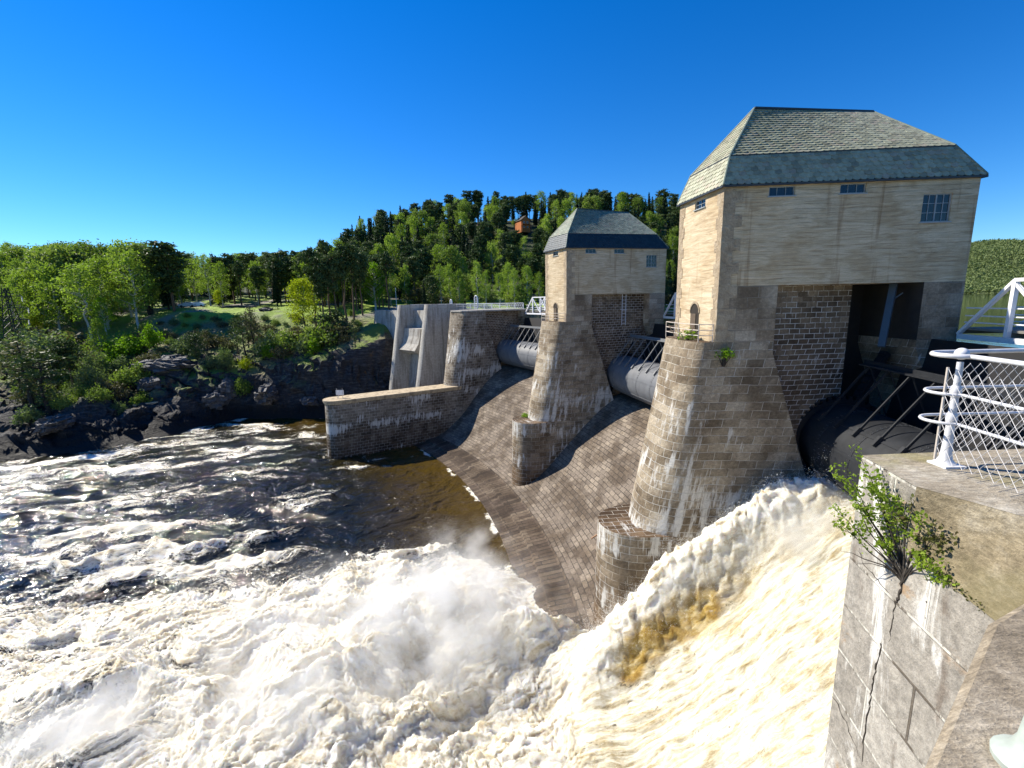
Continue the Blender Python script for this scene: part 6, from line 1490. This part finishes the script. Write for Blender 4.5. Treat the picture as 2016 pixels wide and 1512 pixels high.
# ------------------------------------------------------------------ shrub and roots growing from the wall joint
def onwall(px, py, out=0.0):
    A = Vector((3.58, 4.43, 0)); d = Vector((0.15, 0.989, 0)); n = Vector((-d.y, d.x, 0)); r = Vector(ray(px, py)); t = (A-Vector(CP)).dot(n)/r.dot(n); p = Vector(CP)+r*t; return p+n*out
ws = empty('wall_shrub', onwall(1778, 1150), 0, 'small leafy shrub growing out of the wall joint at the right', 'shrub')
o0 = Vector(ws.location); rr = random.Random(5); rng = np.random.default_rng(55)
ends = [(1685,885,4.25,1),(1662,915,4.2,1),(1638,925,4.2,1),(1640,1000,4.1,1),(1650,1030,4.1,1),(1698,925,4.15,1),(1716,960,4.05,1),(1745,975,3.9,1),(1775,1000,3.75,1),(1815,1015,3.55,1),(1850,1035,3.45,2),(1880,1060,3.35,2),(1868,1085,3.35,2),(1740,1068,3.85,1),(1810,1090,3.5,1),(1838,1120,3.3,1),(1868,1145,3.2,1),(1720,1010,4.0,1),(1690,1000,4.05,1),(1800,985,3.7,2),(1655,1085,4.2,0),(1690,1110,4.1,0),(1700,1060,4.0,0),(1672,960,4.2,1),(1730,930,4.0,1)]
st = MB(); C = []; C2 = []
for (px, py, Y, kind) in ends:
    e = Vector(aty(px, py, Y))-o0; b = Vector((rr.uniform(-.02,.02), rr.uniform(-.02,.02), rr.uniform(0, .1))); mid = b.lerp(e, 0.5)+Vector((rr.uniform(-.04,.04), rr.uniform(-.04,.04), rr.uniform(-.02,.06))); pts = [b, b.lerp(mid, 0.5)+Vector((0,0,0.02)), mid, mid.lerp(e, 0.5)+Vector((0,0,0.02)), e]
    st.tube(pts, [0.009, 0.007, 0.005, 0.003, 0.0015], 5)
    if kind:
        for t in np.linspace(0.50, 1.03, 14 if kind == 1 else 11):
            i = min(int(t*4), 3); p = pts[i].lerp(pts[i+1], t*4-i) if t <= 1 else e; 
            q = np.array(p)+rng.normal(size=(4, 3))*0.022; (C if kind == 1 else C2).append(q)
        for _ in range(3):
            i = rr.randrange(2, 4); s0 = pts[i].lerp(pts[i+1], rr.random()); s1 = s0+Vector((rr.uniform(-.13,.10), rr.uniform(-.1,.1), rr.uniform(-.02,.10))); st.tube([s0, s1], [0.003, 0.001], 4)
            for t in np.linspace(0.4, 1, 5): (C if kind == 1 else C2).append(np.array(s0.lerp(s1, t))+rng.normal(size=(3, 3))*0.018)
st.build('stems', M['bark_dark'], ws)
def leaf_ovals(P, size, rng):
    n = len(P); a = rng.normal(size=(n, 3)); a[:, 2] = np.abs(a[:, 2])+0.1; a /= np.linalg.norm(a, axis=1, keepdims=True); b = np.cross(a, rng.normal(size=(n, 3))); b /= np.linalg.norm(b, axis=1, keepdims=True); s = (size*(0.6+0.8*rng.random(n)))[:, None]; c = np.cross(a, b)*s*0.12
    V = np.stack([P, P+a*s*0.4+b*s*0.28, P+a*s*0.75+b*s*0.22+c, P+a*s+c, P+a*s*0.75-b*s*0.22+c, P+a*s*0.4-b*s*0.28], 1).reshape(-1, 3); return V, np.arange(n*6).reshape(n, 6)
LM['shrub'] = leaf_mat('wall_shrub_leaves', [(0.20,0.28,0.035),(0.29,0.38,0.06),(0.40,0.48,0.12)], 0.45); LM['dry'] = leaf_mat('dull_leaves', [(0.07,0.075,0.03),(0.11,0.12,0.035),(0.09,0.05,0.03)], 0.2)
V, F = leaf_ovals(np.concatenate(C), 0.033, rng); fastmesh('leaves', V, F, LM['shrub'], ws); V, F = leaf_ovals(np.concatenate(C2), 0.036, rng); fastmesh('leaves', V, F, LM['dry'], ws)
rt = empty('wall_roots', onwall(1770, 1190), 0, 'dark roots and moss creeping down the cracked joint of the right wall', 'roots'); o1 = Vector(rt.location); a = MB()
def polyroot(pp, r0, r1, jit=0.01):
    pts = []; 
    for (p, q) in zip(pp[:-1], pp[1:]):
        for k in range(6): t = k/6; v = onwall(p[0]+(q[0]-p[0])*t+rr.uniform(-2,2), p[1]+(q[1]-p[1])*t+rr.uniform(-2,2), 0.004)-o1; pts.append(v)
    n = len(pts); a.tube(pts, [(r0+(r1-r0)*k/(n-1))*rr.uniform(0.6, 1.4) for k in range(n)], 5)
polyroot([(1797,1090),(1780,1140),(1772,1178),(1765,1185)], 0.022, 0.012); polyroot([(1765,1185),(1758,1230),(1752,1270)], 0.012, 0.006); polyroot([(1737,1266),(1728,1310),(1720,1350),(1712,1400),(1702,1450),(1700,1512)], 0.011, 0.007)
polyroot([(1765,1185),(1735,1150),(1700,1110),(1690,1075)], 0.004, 0.002); polyroot([(1725,1345),(1745,1400),(1760,1460),(1768,1512)], 0.003, 0.002); polyroot([(1640,1370),(1665,1420),(1690,1480),(1700,1512)], 0.003, 0.002); polyroot([(1775,1180),(1790,1190),(1800,1200)], 0.004, 0.002)
a.build('root', M['bark_dark'], rt)
cl = []
for _ in range(130):
    t = rr.random(); cl.append(np.array(onwall(1800+150*t+rr.uniform(-8,8), 1092+118*t+rr.uniform(-8,6), 0.01)-o1))
V, F = leaf_ovals(np.array(cl), 0.020, rng); fastmesh('moss', V, F, LM['dry'], rt)['kind'] = 'stuff'
# driftwood branch lying on the apron, tufts on ledges
dp = polar(A1+0.33*DA, -3.0, 0); dw = empty('driftwood', (dp.x, dp.y, float(z_apron(-3.0))+0.12), 0.4, 'pale broken branch lying on the paved spillway', 'branch'); a = MB()
a.tube([(-0.9,0,0.0),(-0.3,0.1,0.10),(0.4,-0.05,0.16),(1.1,0.15,0.42)], [0.05,0.07,0.06,0.02], 6); a.tube([(-0.1,0.08,0.1),(0.2,0.5,0.2),(0.3,0.9,0.15)], [0.04,0.03,0.01], 5); a.tube([(0.4,-0.05,0.15),(0.5,-0.5,0.35)], [0.035,0.01], 5); a.build('branch', flat('bleached_wood', (0.42,0.24,0.13), 0.8, 0, 0.3, 6), dw)
for (i, aa, bb, zz, lab) in ((2, -3.6, 1.2, 9.2, 'grass tuft on the lower ledge of the far tower'), (1, -0.7, -0.5, 20.95, 'grass tuft on the balcony ledge of the near tower'), (1, 0.4, -2.7, 20.0, 'weed growing from the joint below the balcony of the near tower')):
    g = shrub('grass_tuft', 0.5, 77+i, 0.45, 'lime', 26, 12, 0.07); g.location = to_world(i, aa, bb, zz); tag(g, lab, 'plant')
